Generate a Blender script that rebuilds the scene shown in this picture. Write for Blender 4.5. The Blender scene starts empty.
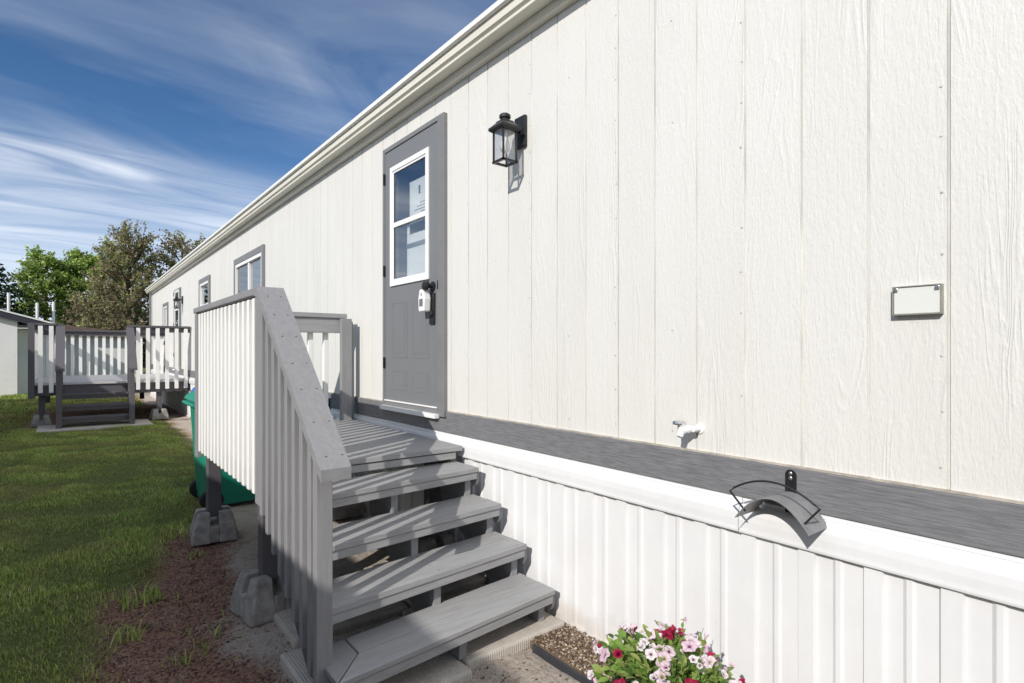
import bpy, bmesh, math, random
import numpy as np
from mathutils import Vector, Matrix, noise as mnoise
R = math.radians
random.seed(7); rng = np.random.default_rng(7)
S = bpy.context.scene
COL = S.collection
SUN = Vector((1.0, 0.48, -0.68))          # direction the sunlight travels

# ------------------------------------------------------------------ materials
def newmat(name):
    m = bpy.data.materials.new(name); m.use_nodes = True
    nt = m.node_tree; b = nt.nodes['Principled BSDF']
    return m, nt, b
def N(nt, t, **kw):
    n = nt.nodes.new(t)
    for k, v in kw.items():
        if k in n.inputs: n.inputs[k].default_value = v
        else: setattr(n, k, v)
    return n
def ramp(nt, fac, stops):
    r = nt.nodes.new('ShaderNodeValToRGB'); e = r.color_ramp.elements
    while len(e) < len(stops): e.new(0.5)
    for q, (p, c) in zip(e, stops):
        q.position = p; q.color = (c[0], c[1], c[2], 1) if not isinstance(c, (int, float)) else (c, c, c, 1)
    nt.links.new(fac, r.inputs['Fac']); return r.outputs['Color']
def mixc(nt, fac, a, b, mode='MIX'):
    m = nt.nodes.new('ShaderNodeMix'); m.data_type = 'RGBA'; m.blend_type = mode
    for i, v in ((0, fac), (6, a), (7, b)):
        if hasattr(v, 'is_linked'): nt.links.new(v, m.inputs[i])
        elif isinstance(v, (int, float)) and i == 0: m.inputs[i].default_value = v
        else: m.inputs[i].default_value = (v[0], v[1], v[2], 1)
    return m.outputs[2]
def coords(nt, scale=(1, 1, 1), space='Object', rand=False):
    tc = nt.nodes.new('ShaderNodeTexCoord'); mp = nt.nodes.new('ShaderNodeMapping')
    mp.inputs['Scale'].default_value = scale
    src = tc.outputs[space]
    if rand:
        oi = nt.nodes.new('ShaderNodeObjectInfo'); va = nt.nodes.new('ShaderNodeVectorMath'); va.operation = 'ADD'
        ml = nt.nodes.new('ShaderNodeMath'); ml.operation = 'MULTIPLY'; ml.inputs[1].default_value = 37.0
        nt.links.new(oi.outputs['Random'], ml.inputs[0]); nt.links.new(src, va.inputs[0]); nt.links.new(ml.outputs[0], va.inputs[1])
        src = va.outputs[0]
    nt.links.new(src, mp.inputs['Vector']); return mp.outputs['Vector']
def noise(nt, vec, scale=5, detail=4, rough=.55, dist=0):
    n = nt.nodes.new('ShaderNodeTexNoise'); nt.links.new(vec, n.inputs['Vector'])
    n.inputs['Scale'].default_value = scale; n.inputs['Detail'].default_value = detail
    n.inputs['Roughness'].default_value = rough; n.inputs['Distortion'].default_value = dist
    return n.outputs['Fac']
def bump(nt, h, strength, dist, bsdf, chain=None):
    b = nt.nodes.new('ShaderNodeBump'); b.inputs['Strength'].default_value = strength; b.inputs['Distance'].default_value = dist
    nt.links.new(h, b.inputs['Height'])
    if chain is not None: nt.links.new(chain, b.inputs['Normal'])
    nt.links.new(b.outputs['Normal'], bsdf.inputs['Normal']); return b.outputs['Normal']
def simple(name, col, rough=.6, var=.12, nscale=6, bstr=.15, bdist=.003, bscale=60, stretch=(1, 1, 1), metal=0, spec=.4, rand=True):
    m, nt, b = newmat(name)
    v = coords(nt, stretch, rand=rand)
    n1 = noise(nt, v, nscale, 5)
    dk = tuple(c * (1 - var) for c in col); lt = tuple(min(1, c * (1 + var * .6)) for c in col)
    nt.links.new(ramp(nt, n1, [(.3, dk), (.7, lt)]), b.inputs['Base Color'])
    b.inputs['Roughness'].default_value = rough; b.inputs['Metallic'].default_value = metal
    b.inputs['Specular IOR Level'].default_value = spec
    if bstr: bump(nt, noise(nt, v, bscale, 3), bstr, bdist, b)
    return m
def wood(name, col, axis, rough=.6, var=.10, bstr=.25):
    """painted lumber with grain along one axis, small scuffs"""
    st = [9, 9, 9]; st[axis] = .8
    m, nt, b = newmat(name)
    v = coords(nt, tuple(st), rand=True)
    g = noise(nt, v, 6, 6, .6, .6)
    v2 = coords(nt, (1, 1, 1), rand=True)
    sp = noise(nt, v2, 7, 6, .65)
    dk = tuple(c * (1 - var) for c in col); lt = tuple(c * (1 + var * .5) for c in col)
    c1 = ramp(nt, g, [(.32, dk), (.62, lt)])
    c2 = mixc(nt, ramp(nt, sp, [(.64, 0), (.80, .22)]), c1, tuple(min(1, c * 1.15 + .02) for c in col))
    dirt = noise(nt, v2, 2.3, 5, .7)
    c3 = mixc(nt, ramp(nt, dirt, [(.55, 0), (.85, .28)]), c2, tuple(c * .75 for c in col))
    nt.links.new(c3, b.inputs['Base Color'])
    b.inputs['Roughness'].default_value = rough; b.inputs['Specular IOR Level'].default_value = .35
    bump(nt, g, bstr, .002, b)
    return m
def leafmat(name, trans=.35):
    m, nt, b = newmat(name)
    at = nt.nodes.new('ShaderNodeAttribute'); at.attribute_name = 'tint'
    nt.links.new(at.outputs['Color'], b.inputs['Base Color']); b.inputs['Roughness'].default_value = .55
    b.inputs['Specular IOR Level'].default_value = .3
    t = nt.nodes.new('ShaderNodeBsdfTranslucent'); nt.links.new(at.outputs['Color'], t.inputs['Color'])
    mx = nt.nodes.new('ShaderNodeMixShader'); mx.inputs[0].default_value = trans
    nt.links.new(b.outputs[0], mx.inputs[1]); nt.links.new(t.outputs[0], mx.inputs[2])
    nt.links.new(mx.outputs[0], nt.nodes['Material Output'].inputs['Surface'])
    return m
def glassmat(name, tint=(.95, .97, .97), base=.03, blend=.19):
    m, nt, b = newmat(name); nt.nodes.remove(b)
    t = nt.nodes.new('ShaderNodeBsdfTransparent'); t.inputs['Color'].default_value = (*tint, 1)
    g = nt.nodes.new('ShaderNodeBsdfGlossy'); g.inputs['Roughness'].default_value = .015
    lw = nt.nodes.new('ShaderNodeLayerWeight'); lw.inputs['Blend'].default_value = blend
    mr = nt.nodes.new('ShaderNodeMapRange'); mr.inputs['To Min'].default_value = base; mr.inputs['To Max'].default_value = .95
    mx = nt.nodes.new('ShaderNodeMixShader')
    nt.links.new(lw.outputs['Facing'], mr.inputs['Value']); nt.links.new(mr.outputs[0], mx.inputs[0])
    nt.links.new(t.outputs[0], mx.inputs[1]); nt.links.new(g.outputs[0], mx.inputs[2])
    nt.links.new(mx.outputs[0], nt.nodes['Material Output'].inputs['Surface'])
    return m

GREY = (.265, .263, .272)
M = {}
for ax, nm in enumerate('xyz'):
    M['grey_' + nm] = wood('grey_painted_wood_' + nm, GREY, ax)
    if nm == 'x': M['grey_x'] = wood('worn_grey_step_wood', (.335, .333, .335), ax, var=.14, bstr=.35)
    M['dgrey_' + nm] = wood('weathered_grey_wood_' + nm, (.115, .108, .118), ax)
    M['white_' + nm] = wood('white_painted_wood_' + nm, (.86, .85, .82), ax, var=.04, bstr=.2)
M['bleached'] = wood('bleached_deck_wood', (.52, .50, .50), 0, var=.12)
M['door'] = simple('door_grey_paint', (.185, .19, .20), .45, .05, 3, .06, .001, 150, rand=False)
M['trimgrey'] = simple('trim_grey_paint', (.20, .20, .205), .5, .08, 8, .1, .001, 90)
M['white_pvc'] = simple('white_vinyl_frame', (.82, .82, .81), .35, .04, 8, 0)
M['black'] = simple('black_coated_metal', (.018, .018, .02), .38, .2, 20, .1, .0006, 300)
M['chrome'] = simple('zinc_metal', (.72, .72, .70), .28, .1, 20, 0, metal=1)
M['rubber'] = simple('black_rubber', (.02, .02, .022), .6, .2, 15, .1)
M['cream'] = simple('cream_painted_metal', (.70, .67, .59), .4, .06, 2.5, .04, .001, 40, rand=False)
M['whitemetal'] = simple('white_painted_metal', (.80, .79, .75), .4, .05, 2.5, .04, .001, 40, rand=False)
M['glass'] = glassmat('window_glass')
M['lampglass'] = glassmat('lantern_glass', (.98, .98, .98), .02, .15)
M['darkglass'] = glassmat('insect_screen_glass', (.45, .45, .46), .05)
M['room'] = simple('interior_paint', (.30, .30, .30), .8, .1, 3, 0)
M['paper'] = simple('white_paper', (.85, .85, .84), .7, .03, 3, 0)
M['ink'] = simple('printed_grey_ink', (.15, .16, .19), .7, .1, 3, 0)
M['bark'] = simple('grey_brown_bark', (.11, .085, .065), .9, .35, 9, .6, .02, 20, (1, 1, .3))
M['leaf'] = leafmat('leaf_faces', .45)
M['grass'] = leafmat('grass_blades', .3)
M['petal'] = leafmat('petal_faces', .3)
M['concrete'] = simple('grey_cast_concrete', (.34, .32, .30), .9, .42, 12, .9, .009, 45)
M['shingle'] = simple('dark_asphalt_shingle', (.075, .075, .085), .9, .3, 14, .5, .008, 60, rand=False)
M['brownroof'] = simple('brown_asphalt_shingle', (.16, .115, .095), .9, .25, 14, .5, .008, 60, rand=False)
M['greenbin'] = simple('green_moulded_plastic', (.012, .25, .165), .42, .1, 4, .05, .001, 120)
M['bluebin'] = simple('blue_moulded_plastic', (.03, .15, .50), .42, .1, 4, .05, .001, 120)
M['palewall'] = simple('pale_painted_siding', (.70, .71, .68), .7, .06, 2, .1, .003, 40)
M['plasticbl'] = simple('black_plastic_edging', (.035, .037, .045), .5, .25, 12, .1)
M['soilpot'] = simple('dark_planter_plastic', (.05, .045, .04), .5, .2, 8, .1)

def siding_mat():
    m, nt, b = newmat('embossed_white_siding')
    tc = nt.nodes.new('ShaderNodeTexCoord'); sx = nt.nodes.new('ShaderNodeSeparateXYZ'); nt.links.new(tc.outputs['Object'], sx.inputs[0])
    # board index gives each board its own grain
    def mth(op, a, bb=None):
        q = nt.nodes.new('ShaderNodeMath'); q.operation = op
        for i, v in enumerate((a, bb)):
            if v is None: continue
            if isinstance(v, (int, float)): q.inputs[i].default_value = v
            else: nt.links.new(v, q.inputs[i])
        return q.outputs[0]
    idx = mth('FLOOR', mth('DIVIDE', mth('SUBTRACT', sx.outputs['Y'], 0.0), .2027))
    off = mth('MULTIPLY', idx, 7.31)
    cb = nt.nodes.new('ShaderNodeCombineXYZ')
    nt.links.new(sx.outputs['Y'], cb.inputs['X']); nt.links.new(mth('ADD', sx.outputs['Z'], off), cb.inputs['Y']); nt.links.new(off, cb.inputs['Z'])
    def mp(scale):
        q = nt.nodes.new('ShaderNodeMapping'); q.inputs['Scale'].default_value = scale; nt.links.new(cb.outputs[0], q.inputs['Vector']); return q.outputs[0]
    # cathedral grain: contour lines of a stretched noise field
    fld = noise(nt, mp((7, .75, 1)), 1.0, 3, .5, .6)
    wav = mth('SINE', mth('MULTIPLY', fld, 95.0))
    wav = mth('POWER', mth('ADD', mth('MULTIPLY', wav, .5), .5), 2.2)
    patch = ramp(nt, noise(nt, mp((8, 1.0, 1.7)), 1.0, 2, .5), [(.50, 0), (.64, 1)])
    fine = noise(nt, mp((70, 9, 1)), 1.0, 4, .6, .8)
    fine = ramp(nt, fine, [(.42, 0), (.60, 1)])
    pitn = noise(nt, mp((110, 45, 1)), 1.0, 3, .6, .4)
    h = mth('ADD', mth('MULTIPLY', mth('MULTIPLY', wav, patch), .6), mth('ADD', mth('MULTIPLY', fine, .22), mth('MULTIPLY', pitn, .75)))
    bump(nt, h, .52, .0042, b)
    n1 = noise(nt, mp((2.2, .5, 1)), 1.0, 5, .6)
    base = ramp(nt, n1, [(.3, (.665, .655, .62)), (.7, (.715, .705, .675))])
    st = noise(nt, mp((26, 1.1, 1)), 1.0, 4, .7)
    base = mixc(nt, ramp(nt, st, [(.62, 0), (.82, .25)]), base, (.53, .51, .47))
    nt.links.new(base, b.inputs['Base Color']); b.inputs['Roughness'].default_value = .55; b.inputs['Specular IOR Level'].default_value = .35
    return m
M['siding'] = siding_mat()
def band_mat():
    m, nt, b = newmat('rough_sawn_grey_trim')
    v = coords(nt, (1, 2.2, 34)); n = noise(nt, v, 5, 6, .62, .5)
    v2 = coords(nt, (1, 1, 1)); n2 = noise(nt, v2, 6, 5, .7)
    c = ramp(nt, n, [(.35, (.13, .13, .14)), (.62, (.205, .205, .215))])
    c = mixc(nt, ramp(nt, n2, [(.58, 0), (.76, .55)]), c, (.24, .24, .25))
    fleck = noise(nt, coords(nt, (1, 25, 90)), 2, 3, .6)
    c = mixc(nt, ramp(nt, fleck, [(.66, 0), (.76, .35)]), c, (.33, .33, .34))
    nt.links.new(c, b.inputs['Base Color']); b.inputs['Roughness'].default_value = .6
    bump(nt, n, .6, .003, b); return m
M['band'] = band_mat()
def skirt_mat():
    m, nt, b = newmat('white_ribbed_skirting')
    v = coords(nt, (1, 1, 1)); n = noise(nt, v, 4, 6, .65)
    sx = nt.nodes.new('ShaderNodeSeparateXYZ'); nt.links.new(v, sx.inputs[0])
    c = ramp(nt, n, [(.3, (.71, .71, .72)), (.7, (.765, .765, .77))])
    ad = nt.nodes.new('ShaderNodeMath'); ad.operation = 'MULTIPLY_ADD'; nt.links.new(n, ad.inputs[0]); ad.inputs[1].default_value = .35; nt.links.new(sx.outputs['Z'], ad.inputs[2])
    dirt = ramp(nt, ad.outputs[0], [(.18, .65), (.31, 0)])
    c = mixc(nt, dirt, c, (.52, .46, .40))      # rain-splash soil along the foot of the panels
    sm = noise(nt, coords(nt, (1, 30, 2)), 1.5, 4, .7)
    c = mixc(nt, ramp(nt, sm, [(.66, 0), (.8, .3)]), c, (.66, .65, .63))
    nt.links.new(c, b.inputs['Base Color']); b.inputs['Roughness'].default_value = .38
    bump(nt, noise(nt, coords(nt, (1, 6, 1)), 2.5, 2), .25, .01, b); return m
M['skirt'] = skirt_mat()
def slab_mat():
    m, nt, b = newmat('ribbed_concrete_slab')
    v = coords(nt); n = noise(nt, v, 9, 6, .7); n2 = noise(nt, v, 130, 3)
    c = ramp(nt, n, [(.3, (.40, .36, .315)), (.7, (.58, .535, .475))])
    nt.links.new(c, b.inputs['Base Color']); b.inputs['Roughness'].default_value = .9
    w = nt.nodes.new('ShaderNodeTexWave'); w.wave_type = 'BANDS'; w.bands_direction = 'X'; w.inputs['Scale'].default_value = 26; w.inputs['Distortion'].default_value = .6
    nt.links.new(v, w.inputs['Vector'])
    a = bump(nt, w.outputs['Fac'], .5, .004, b); bump(nt, n2, .5, .003, b, a); return m
M['slab'] = slab_mat()
def ground_mat():
    m, nt, b = newmat('lawn_soil_sand_ground')
    v = coords(nt)
    at = nt.nodes.new('ShaderNodeAttribute'); at.attribute_name = 'cover'
    sp = nt.nodes.new('ShaderNodeSeparateColor'); nt.links.new(at.outputs['Color'], sp.inputs[0])
    n = noise(nt, v, 3, 8, .7); nf = noise(nt, v, 55, 5, .7); nm = noise(nt, v, 14, 6, .7)
    g = ramp(nt, nm, [(.3, (.09, .105, .035)), (.7, (.19, .21, .08))])
    so = ramp(nt, nf, [(.3, (.15, .08, .055)), (.5, (.31, .18, .125)), (.72, (.48, .33, .24))])
    so = mixc(nt, ramp(nt, n, [(.45, 0), (.7, .6)]), so, (.28, .21, .18))
    sa = ramp(nt, nf, [(.3, (.38, .325, .28)), (.7, (.58, .51, .44))])
    sa = mixc(nt, ramp(nt, nm, [(.5, 0), (.75, .7)]), sa, (.22, .165, .13))
    c = mixc(nt, sp.outputs[0], g, so); c = mixc(nt, sp.outputs[1], c, sa)
    nt.links.new(c, b.inputs['Base Color']); b.inputs['Roughness'].default_value = .95; b.inputs['Specular IOR Level'].default_value = .1
    a = bump(nt, nm, .8, .035, b); bump(nt, nf, .9, .016, b, a); return m
M['ground'] = ground_mat()
def stripe_siding(name, col, sc):
    m, nt, b = newmat(name); v = coords(nt)
    w = nt.nodes.new('ShaderNodeTexWave'); w.bands_direction = 'Z'; w.wave_profile = 'SAW'; w.inputs['Scale'].default_value = sc; nt.links.new(v, w.inputs['Vector'])
    n = noise(nt, v, 2, 5)
    nt.links.new(ramp(nt, n, [(.3, tuple(c * .93 for c in col)), (.7, col)]), b.inputs['Base Color']); b.inputs['Roughness'].default_value = .6
    bump(nt, w.outputs['Fac'], .6, .02, b); return m
M['lap'] = stripe_siding('white_lap_siding', (.84, .83, .80), 1.6)
M['lapgrey'] = stripe_siding('greenish_white_lap_siding', (.76, .78, .74), 1.6)

# ------------------------------------------------------------------ mesh helpers
class MB:
    def __init__(s): s.v = []; s.f = []; s.mi = []; s.cur = 0
    def box(s, x0, x1, y0, y1, z0, z1, sh=None):
        o = len(s.v)
        for z in (z0, z1):
            for x, y in ((x0, y0), (x1, y0), (x1, y1), (x0, y1)):
                s.v.append((x, y + (sh(x) if sh else 0), z))
        for q in ((3, 2, 1, 0), (4, 5, 6, 7), (0, 1, 5, 4), (1, 2, 6, 5), (2, 3, 7, 6), (3, 0, 4, 7)):
            s.f.append(tuple(o + i for i in q)); s.mi.append(s.cur)
        return s
    def prism(s, pts, e0, e1):
        """closed outline pts (3d) extruded from offset e0 to e1"""
        o = len(s.v); n = len(pts)
        for e in (e0, e1):
            for p in pts: s.v.append(tuple(Vector(p) + Vector(e)))
        s.f.append(tuple(o + i for i in range(n))[::-1]); s.f.append(tuple(o + n + i for i in range(n)))
        for i in range(n):
            j = (i + 1) % n; s.f.append((o + i, o + j, o + n + j, o + n + i))
        s.mi += [s.cur] * (n + 2); return s
    def tube(s, path, r, seg=8, cap=True):
        path = [Vector(p) for p in path]; o = len(s.v); n = len(path)
        rr = r if isinstance(r, (list, tuple)) else [r] * n
        up = Vector((0, 0, 1))
        for i, p in enumerate(path):
            t = (path[min(i + 1, n - 1)] - path[max(i - 1, 0)]).normalized()
            a = t.cross(up)
            if a.length < .05: a = t.cross(Vector((1, 0, 0)))
            a.normalize(); b = t.cross(a)
            for k in range(seg):
                an = 2 * math.pi * k / seg
                s.v.append(tuple(p + (a * math.cos(an) + b * math.sin(an)) * rr[i]))
        for i in range(n - 1):
            for k in range(seg):
                k2 = (k + 1) % seg
                s.f.append((o + i * seg + k, o + i * seg + k2, o + (i + 1) * seg + k2, o + (i + 1) * seg + k)); s.mi.append(s.cur)
        if cap:
            s.f.append(tuple(o + k for k in range(seg))[::-1]); s.f.append(tuple(o + (n - 1) * seg + k for k in range(seg))); s.mi += [s.cur] * 2
        return s
    def lathe(s, c, prof, seg=20, axis='z'):
        o = len(s.v); c = Vector(c)
        for r, h in prof:
            for k in range(seg):
                a = 2 * math.pi * k / seg; u, w = r * math.cos(a), r * math.sin(a)
                d = {'z': (u, w, h), 'x': (h, u, w), 'y': (w, h, u)}[axis]
                s.v.append(tuple(c + Vector(d)))
        for i in range(len(prof) - 1):
            for k in range(seg):
                k2 = (k + 1) % seg
                s.f.append((o + i * seg + k, o + i * seg + k2, o + (i + 1) * seg + k2, o + (i + 1) * seg + k)); s.mi.append(s.cur)
        s.f.append(tuple(o + k for k in range(seg))[::-1]); s.f.append(tuple(o + (len(prof) - 1) * seg + k for k in range(seg))); s.mi += [s.cur] * 2
        return s
    def build(s, name, mat, parent=None, bevel=0, smooth=False, fix=True):
        me = bpy.data.meshes.new(name); me.from_pydata(s.v, [], s.f)
        for m in (mat if isinstance(mat, (list, tuple)) else [mat]): me.materials.append(m)
        for p, i in zip(me.polygons, s.mi): p.material_index = i
        if fix:
            bm = bmesh.new(); bm.from_mesh(me); bmesh.ops.recalc_face_normals(bm, faces=bm.faces); bm.to_mesh(me); bm.free()
        if smooth:
            for p in me.polygons: p.use_smooth = True
        return link(name, me, parent, bevel)
def link(name, me, parent=None, bevel=0):
    o = bpy.data.objects.new(name, me); COL.objects.link(o)
    if parent is not None:
        o.parent = parent
        # parts are modelled in world coordinates; cancel every parent translation
        t = Vector(); p = parent
        while p is not None: t += p.location; p = p.parent
        o.location = (0, 0, 0)
        me.transform(Matrix.Translation(-t))
    if bevel:
        b = o.modifiers.new('Bevel', 'BEVEL'); b.width = bevel; b.segments = 2; b.limit_method = 'ANGLE'; b.angle_limit = R(35); b.harden_normals = False
    return o
def tag(o, label=None, cat=None, group=None, kind=None):
    if label: o['label'] = label
    if cat: o['category'] = cat
    if group: o['group'] = group
    if kind: o['kind'] = kind
    return o
def empty(name, loc, label, cat, group=None):
    o = bpy.data.objects.new(name, None); COL.objects.link(o); o.location = loc; o.empty_display_size = .2
    return tag(o, label, cat, group)
def box(name, mat, parent, *a, bevel=.003, sh=None):
    return MB().box(*a, sh=sh).build(name, mat, parent, bevel)
def fastmesh(name, V, F, mat, tint=None, smooth=False):
    """V (n,3), F (m,k) numpy"""
    me = bpy.data.meshes.new(name); n, (m, k) = len(V), F.shape
    me.vertices.add(n); me.vertices.foreach_set('co', V.astype(np.float32).ravel())
    me.loops.add(m * k); me.loops.foreach_set('vertex_index', F.astype(np.int32).ravel())
    me.polygons.add(m); me.polygons.foreach_set('loop_start', np.arange(m, dtype=np.int32) * k)
    me.update(calc_edges=True); me.materials.append(mat)
    if tint is not None:
        a = me.attributes.new('tint', 'FLOAT_COLOR', 'POINT')
        a.data.foreach_set('color', np.concatenate([tint, np.ones((n, 1))], 1).astype(np.float32).ravel())
    if smooth: me.polygons.foreach_set('use_smooth', np.ones(m, bool))
    return me

# ------------------------------------------------------------------ ground (one sheet to the horizon)
def lerp_tab(x, tab): return np.interp(x, [t[0] for t in tab], [t[1] for t in tab])
def fbm(X, Y, f):
    out = np.zeros_like(X); 
    for i in range(X.size):
        out.flat[i] = mnoise.fractal(Vector((X.flat[i] * f, Y.flat[i] * f, 3.3)), 1.0, 2.0, 4)
    return out
LAWN = [(-6, .0), (2.0, .03), (2.8, .08), (3.5, .12), (3.9, .22), (4.3, .47), (4.9, .72), (5.4, .88), (6.2, 1.15), (8, 1.36), (11, 1.45), (12.2, 1.42), (22, 1.5)]
def cover(X, Y):
    nz = fbm(X, Y, 2.2); nz2 = fbm(X + 31, Y - 17, 6.0)
    edge = lerp_tab(Y, LAWN)
    d = X - edge + nz * .16 + nz2 * .07
    bare = np.clip(d / .22 + .5, 0, 1)
    s_edge = lerp_tab(Y, [(-6, .75), (1.8, .75), (2.3, .62), (3.2, .72), (4.6, .98), (5.4, 1.1), (6.5, 1.3), (8, 1.5), (14, 1.55), (22, 1.6)])
    sand = np.clip((X - s_edge + nz * .22 + nz2 * .10) / .16 + .5, 0, 1)
    under = (np.clip((X + .75) / .2, 0, 1) * np.clip((Y - 12.95) / .2, 0, 1) * np.clip((17.0 - Y) / .3, 0, 1))  # soil cover added under the far deck to darken its shaded ground
    bare = np.maximum(bare, under)
    inside = ((X < 2.1) & (Y < 22)).astype(float)
    return bare * inside, sand * inside, nz
xs = np.concatenate([[-400, -150, -60, -25, -12, -7, -5], np.arange(-4, 2.2, .06), [2.6, 4, 7, 14, 30, 80, 200, 400]])
ys = np.concatenate([[-400, -150, -60, -20, -8, -4], np.arange(-2, 15, .07), np.arange(15, 24, .5), [26, 30, 38, 50, 80, 150, 300, 600]])
GX, GY = np.meshgrid(xs, ys)
bare, sand, nz = cover(GX, GY)
fine = (GX > -4) & (GX < 2.1) & (GY > -2) & (GY < 15)
GZ = np.where(fine, nz * .018, 0) - .012
V = np.stack([GX, GY, GZ], -1).reshape(-1, 3)
nx, ny = len(xs), len(ys)
i0 = (np.arange(ny - 1)[:, None] * nx + np.arange(nx - 1)[None]).ravel()
F = np.stack([i0, i0 + 1, i0 + nx + 1, i0 + nx], 1)
me = fastmesh('ground', V, F, M['ground'], smooth=True)
a = me.attributes.new('cover', 'FLOAT_COLOR', 'POINT')
a.data.foreach_set('color', np.stack([bare.ravel(), sand.ravel(), np.zeros(bare.size), np.ones(bare.size)], 1).astype(np.float32).ravel())
tag(link('ground', me), kind='structure')

# ------------------------------------------------------------------ grass
def blades(n, x0, x1, y0, y1, hmin, hmax, w, pw):
    X = rng.uniform(x0, x1, n); Y = y0 + (y1 - y0) * rng.random(n) ** pw
    b, s, nzz = cover(X, Y)
    keep = rng.random(n) > np.clip(b * 1.02 + s, 0, 1)
    keep |= (rng.random(n) < .012) & (s < .4)
    X, Y, nzz, b = X[keep], Y[keep], nzz[keep], b[keep]; n = len(X)
    clump = np.clip(.5 + nzz * 1.2, 0, 1)
    h = rng.uniform(hmin, hmax, n) * (.6 + .7 * clump); az = rng.uniform(0, 2 * np.pi, n); lean = rng.uniform(.25, 1.15, n)
    ww = w * rng.uniform(.6, 1.4, n) * (1 + Y * .06)
    dx, dy = np.cos(az), np.sin(az); px, py = -dy, dx
    base = np.stack([X, Y, nzz * .018 - .015], 1)
    def P(side, t, hh): return base + np.stack([px * side * ww + dx * lean * h * t, py * side * ww + dy * lean * h * t, hh * h], 1)
    Vv = np.stack([P(-1, 0, 0), P(1, 0, 0), P(.7, .3, .6), P(-.7, .3, .6), P(0, 1, .9)], 1).reshape(-1, 3)
    o = np.arange(n) * 5
    Ff = np.concatenate([np.stack([o, o + 1, o + 2], 1), np.stack([o, o + 2, o + 3], 1), np.stack([o + 3, o + 2, o + 4], 1)])
    pal = np.array([[.25, .35, .07], [.33, .42, .09], [.43, .48, .14], [.58, .50, .26], [.15, .24, .05]])
    ci = rng.choice(5, n, p=[.33, .32, .17, .08, .10])
    c = pal[ci] * rng.uniform(.7, 1.2, (n, 1)) * (.72 + .55 * clump[:, None])
    dry = np.clip(fbm(X[:, None] + 9, Y[:, None], 1.3)[:, 0] * 1.3 + .05 + b * .6, 0, .75)[:, None]
    c = c * (1 - dry) + np.array([.40, .36, .13]) * dry
    return Vv, Ff, np.repeat(c, 5, 0)
def tufts():
    global cover
    c0 = cover; out = []
    cover = lambda X, Y: (np.zeros_like(X), np.zeros_like(X), fbm(X, Y, 2.2))
    for x, y, r, n, h in ((.36, 4.15, .05, 26, .08), (.30, 3.62, .10, 70, .07), (.20, 3.2, .06, 40, .08), (.62, 4.75, .09, 40, .06), (.42, 2.85, .07, 26, .07), (.66, 4.2, .05, 14, .05), (.80, 5.15, .09, 60, .06), (.28, 2.6, .08, 40, .07), (.55, 3.5, .15, 18, .05), (.5, 3.0, .2, 14, .05)):
        out.append(blades(n, x - r, x + r, y - r, y + r, h * .5, h, .003, 1.0))
    cover = c0; return out
parts = tufts() + [blades(210000, -.9, 1.6, 2.3, 14.2, .012, .034, .0017, 1.35), blades(26000, -2.9, -.9, 1, 18, .03, .07, .004, 1.0), blades(40000, -2.9, 1.9, 14, 23, .04, .08, .006, 1.0)]
Vs, Fs, Cs, off = [], [], [], 0
for v_, f_, c_ in parts: Vs.append(v_); Fs.append(f_ + off); Cs.append(c_); off += len(v_)
tag(link('grass', fastmesh('grass', np.concatenate(Vs), np.concatenate(Fs), M['grass'], np.concatenate(Cs))),
    'short green lawn grass with dry patches beside the dirt strip', 'grass', kind='stuff')
# mulch chips, twigs and dry straw on the bare soil; pebbles in the bed
def chips(name, n, sampler, size, pal, zc, label, cat, flat=.4):
    X, Y = sampler(n); n = len(X)
    u = rng.normal(size=(n, 3)); u[:, 2] *= .25; u /= np.linalg.norm(u, axis=1)[:, None]
    w = np.cross(u, rng.normal(size=(n, 3)) * .4 + [0, 0, 1]); w /= np.linalg.norm(w, axis=1)[:, None]
    t = np.cross(u, w)
    L = rng.uniform(*size[0], n)[:, None]; W = rng.uniform(*size[1], n)[:, None]; T = W * flat
    base = np.stack([X, Y, zc(X, Y)], 1) + np.array([0, 0, 1]) * T
    cs = [base + sx * u * L * (.8 if sz > 0 else 1) + sy * w * W * (.75 if sz > 0 else 1) + sz * t * T for sz in (-1, 1) for sx, sy in ((-1, -1), (1, -1), (1, 1), (-1, 1))]
    Vv = np.stack(cs, 1).reshape(-1, 3); o = (np.arange(n) * 8)[:, None]
    Ff = np.concatenate([o + np.array(q) for q in ((3, 2, 1, 0), (4, 5, 6, 7), (0, 1, 5, 4), (1, 2, 6, 5), (2, 3, 7, 6), (3, 0, 4, 7))])
    c = np.array(pal)[rng.integers(0, len(pal), n)] * rng.uniform(.7, 1.25, (n, 1))
    return tag(link(name, fastmesh(name, Vv, Ff, M['grass'], np.repeat(c, 8, 0))), label, cat, kind='stuff')
def soil_sample(n):
    X = rng.uniform(-.1, 1.0, n); Y = rng.uniform(1.9, 6.0, n); b, s, z = cover(X, Y)
    k = rng.random(n) < b * (1 - s * .9); return X[k], Y[k]
chips('soil_litter', 34000, soil_sample, ((.002, .011), (.001, .0034)),
      [(.33, .145, .095), (.21, .10, .07), (.40, .24, .17), (.46, .38, .29), (.22, .10, .085), (.09, .05, .048), (.17, .075, .065)], lambda x, y: cover(x, y)[2] * .018 - .013,
      'reddish brown bark mulch and straw litter on the bare soil strip', 'mulch')
def bed_sample(n):
    X = rng.uniform(1.68, 1.915, n); Y = rng.uniform(.3, 1.99, n); return X, Y
chips('bed_pebbles', 5200, bed_sample, ((.003, .008), (.002, .006)),
      [(.30, .21, .14), (.48, .38, .27), (.62, .52, .40), (.20, .13, .09), (.15, .10, .075), (.38, .29, .20)], lambda x, y: .012 + 0 * x,
      'tan and white pebbles loose in the narrow bed along the white skirting', 'pebbles', .7)
def path_sample(n):
    X = rng.uniform(.6, 1.64, n); Y = rng.uniform(.6, 2.0, n); return X, Y
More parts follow.
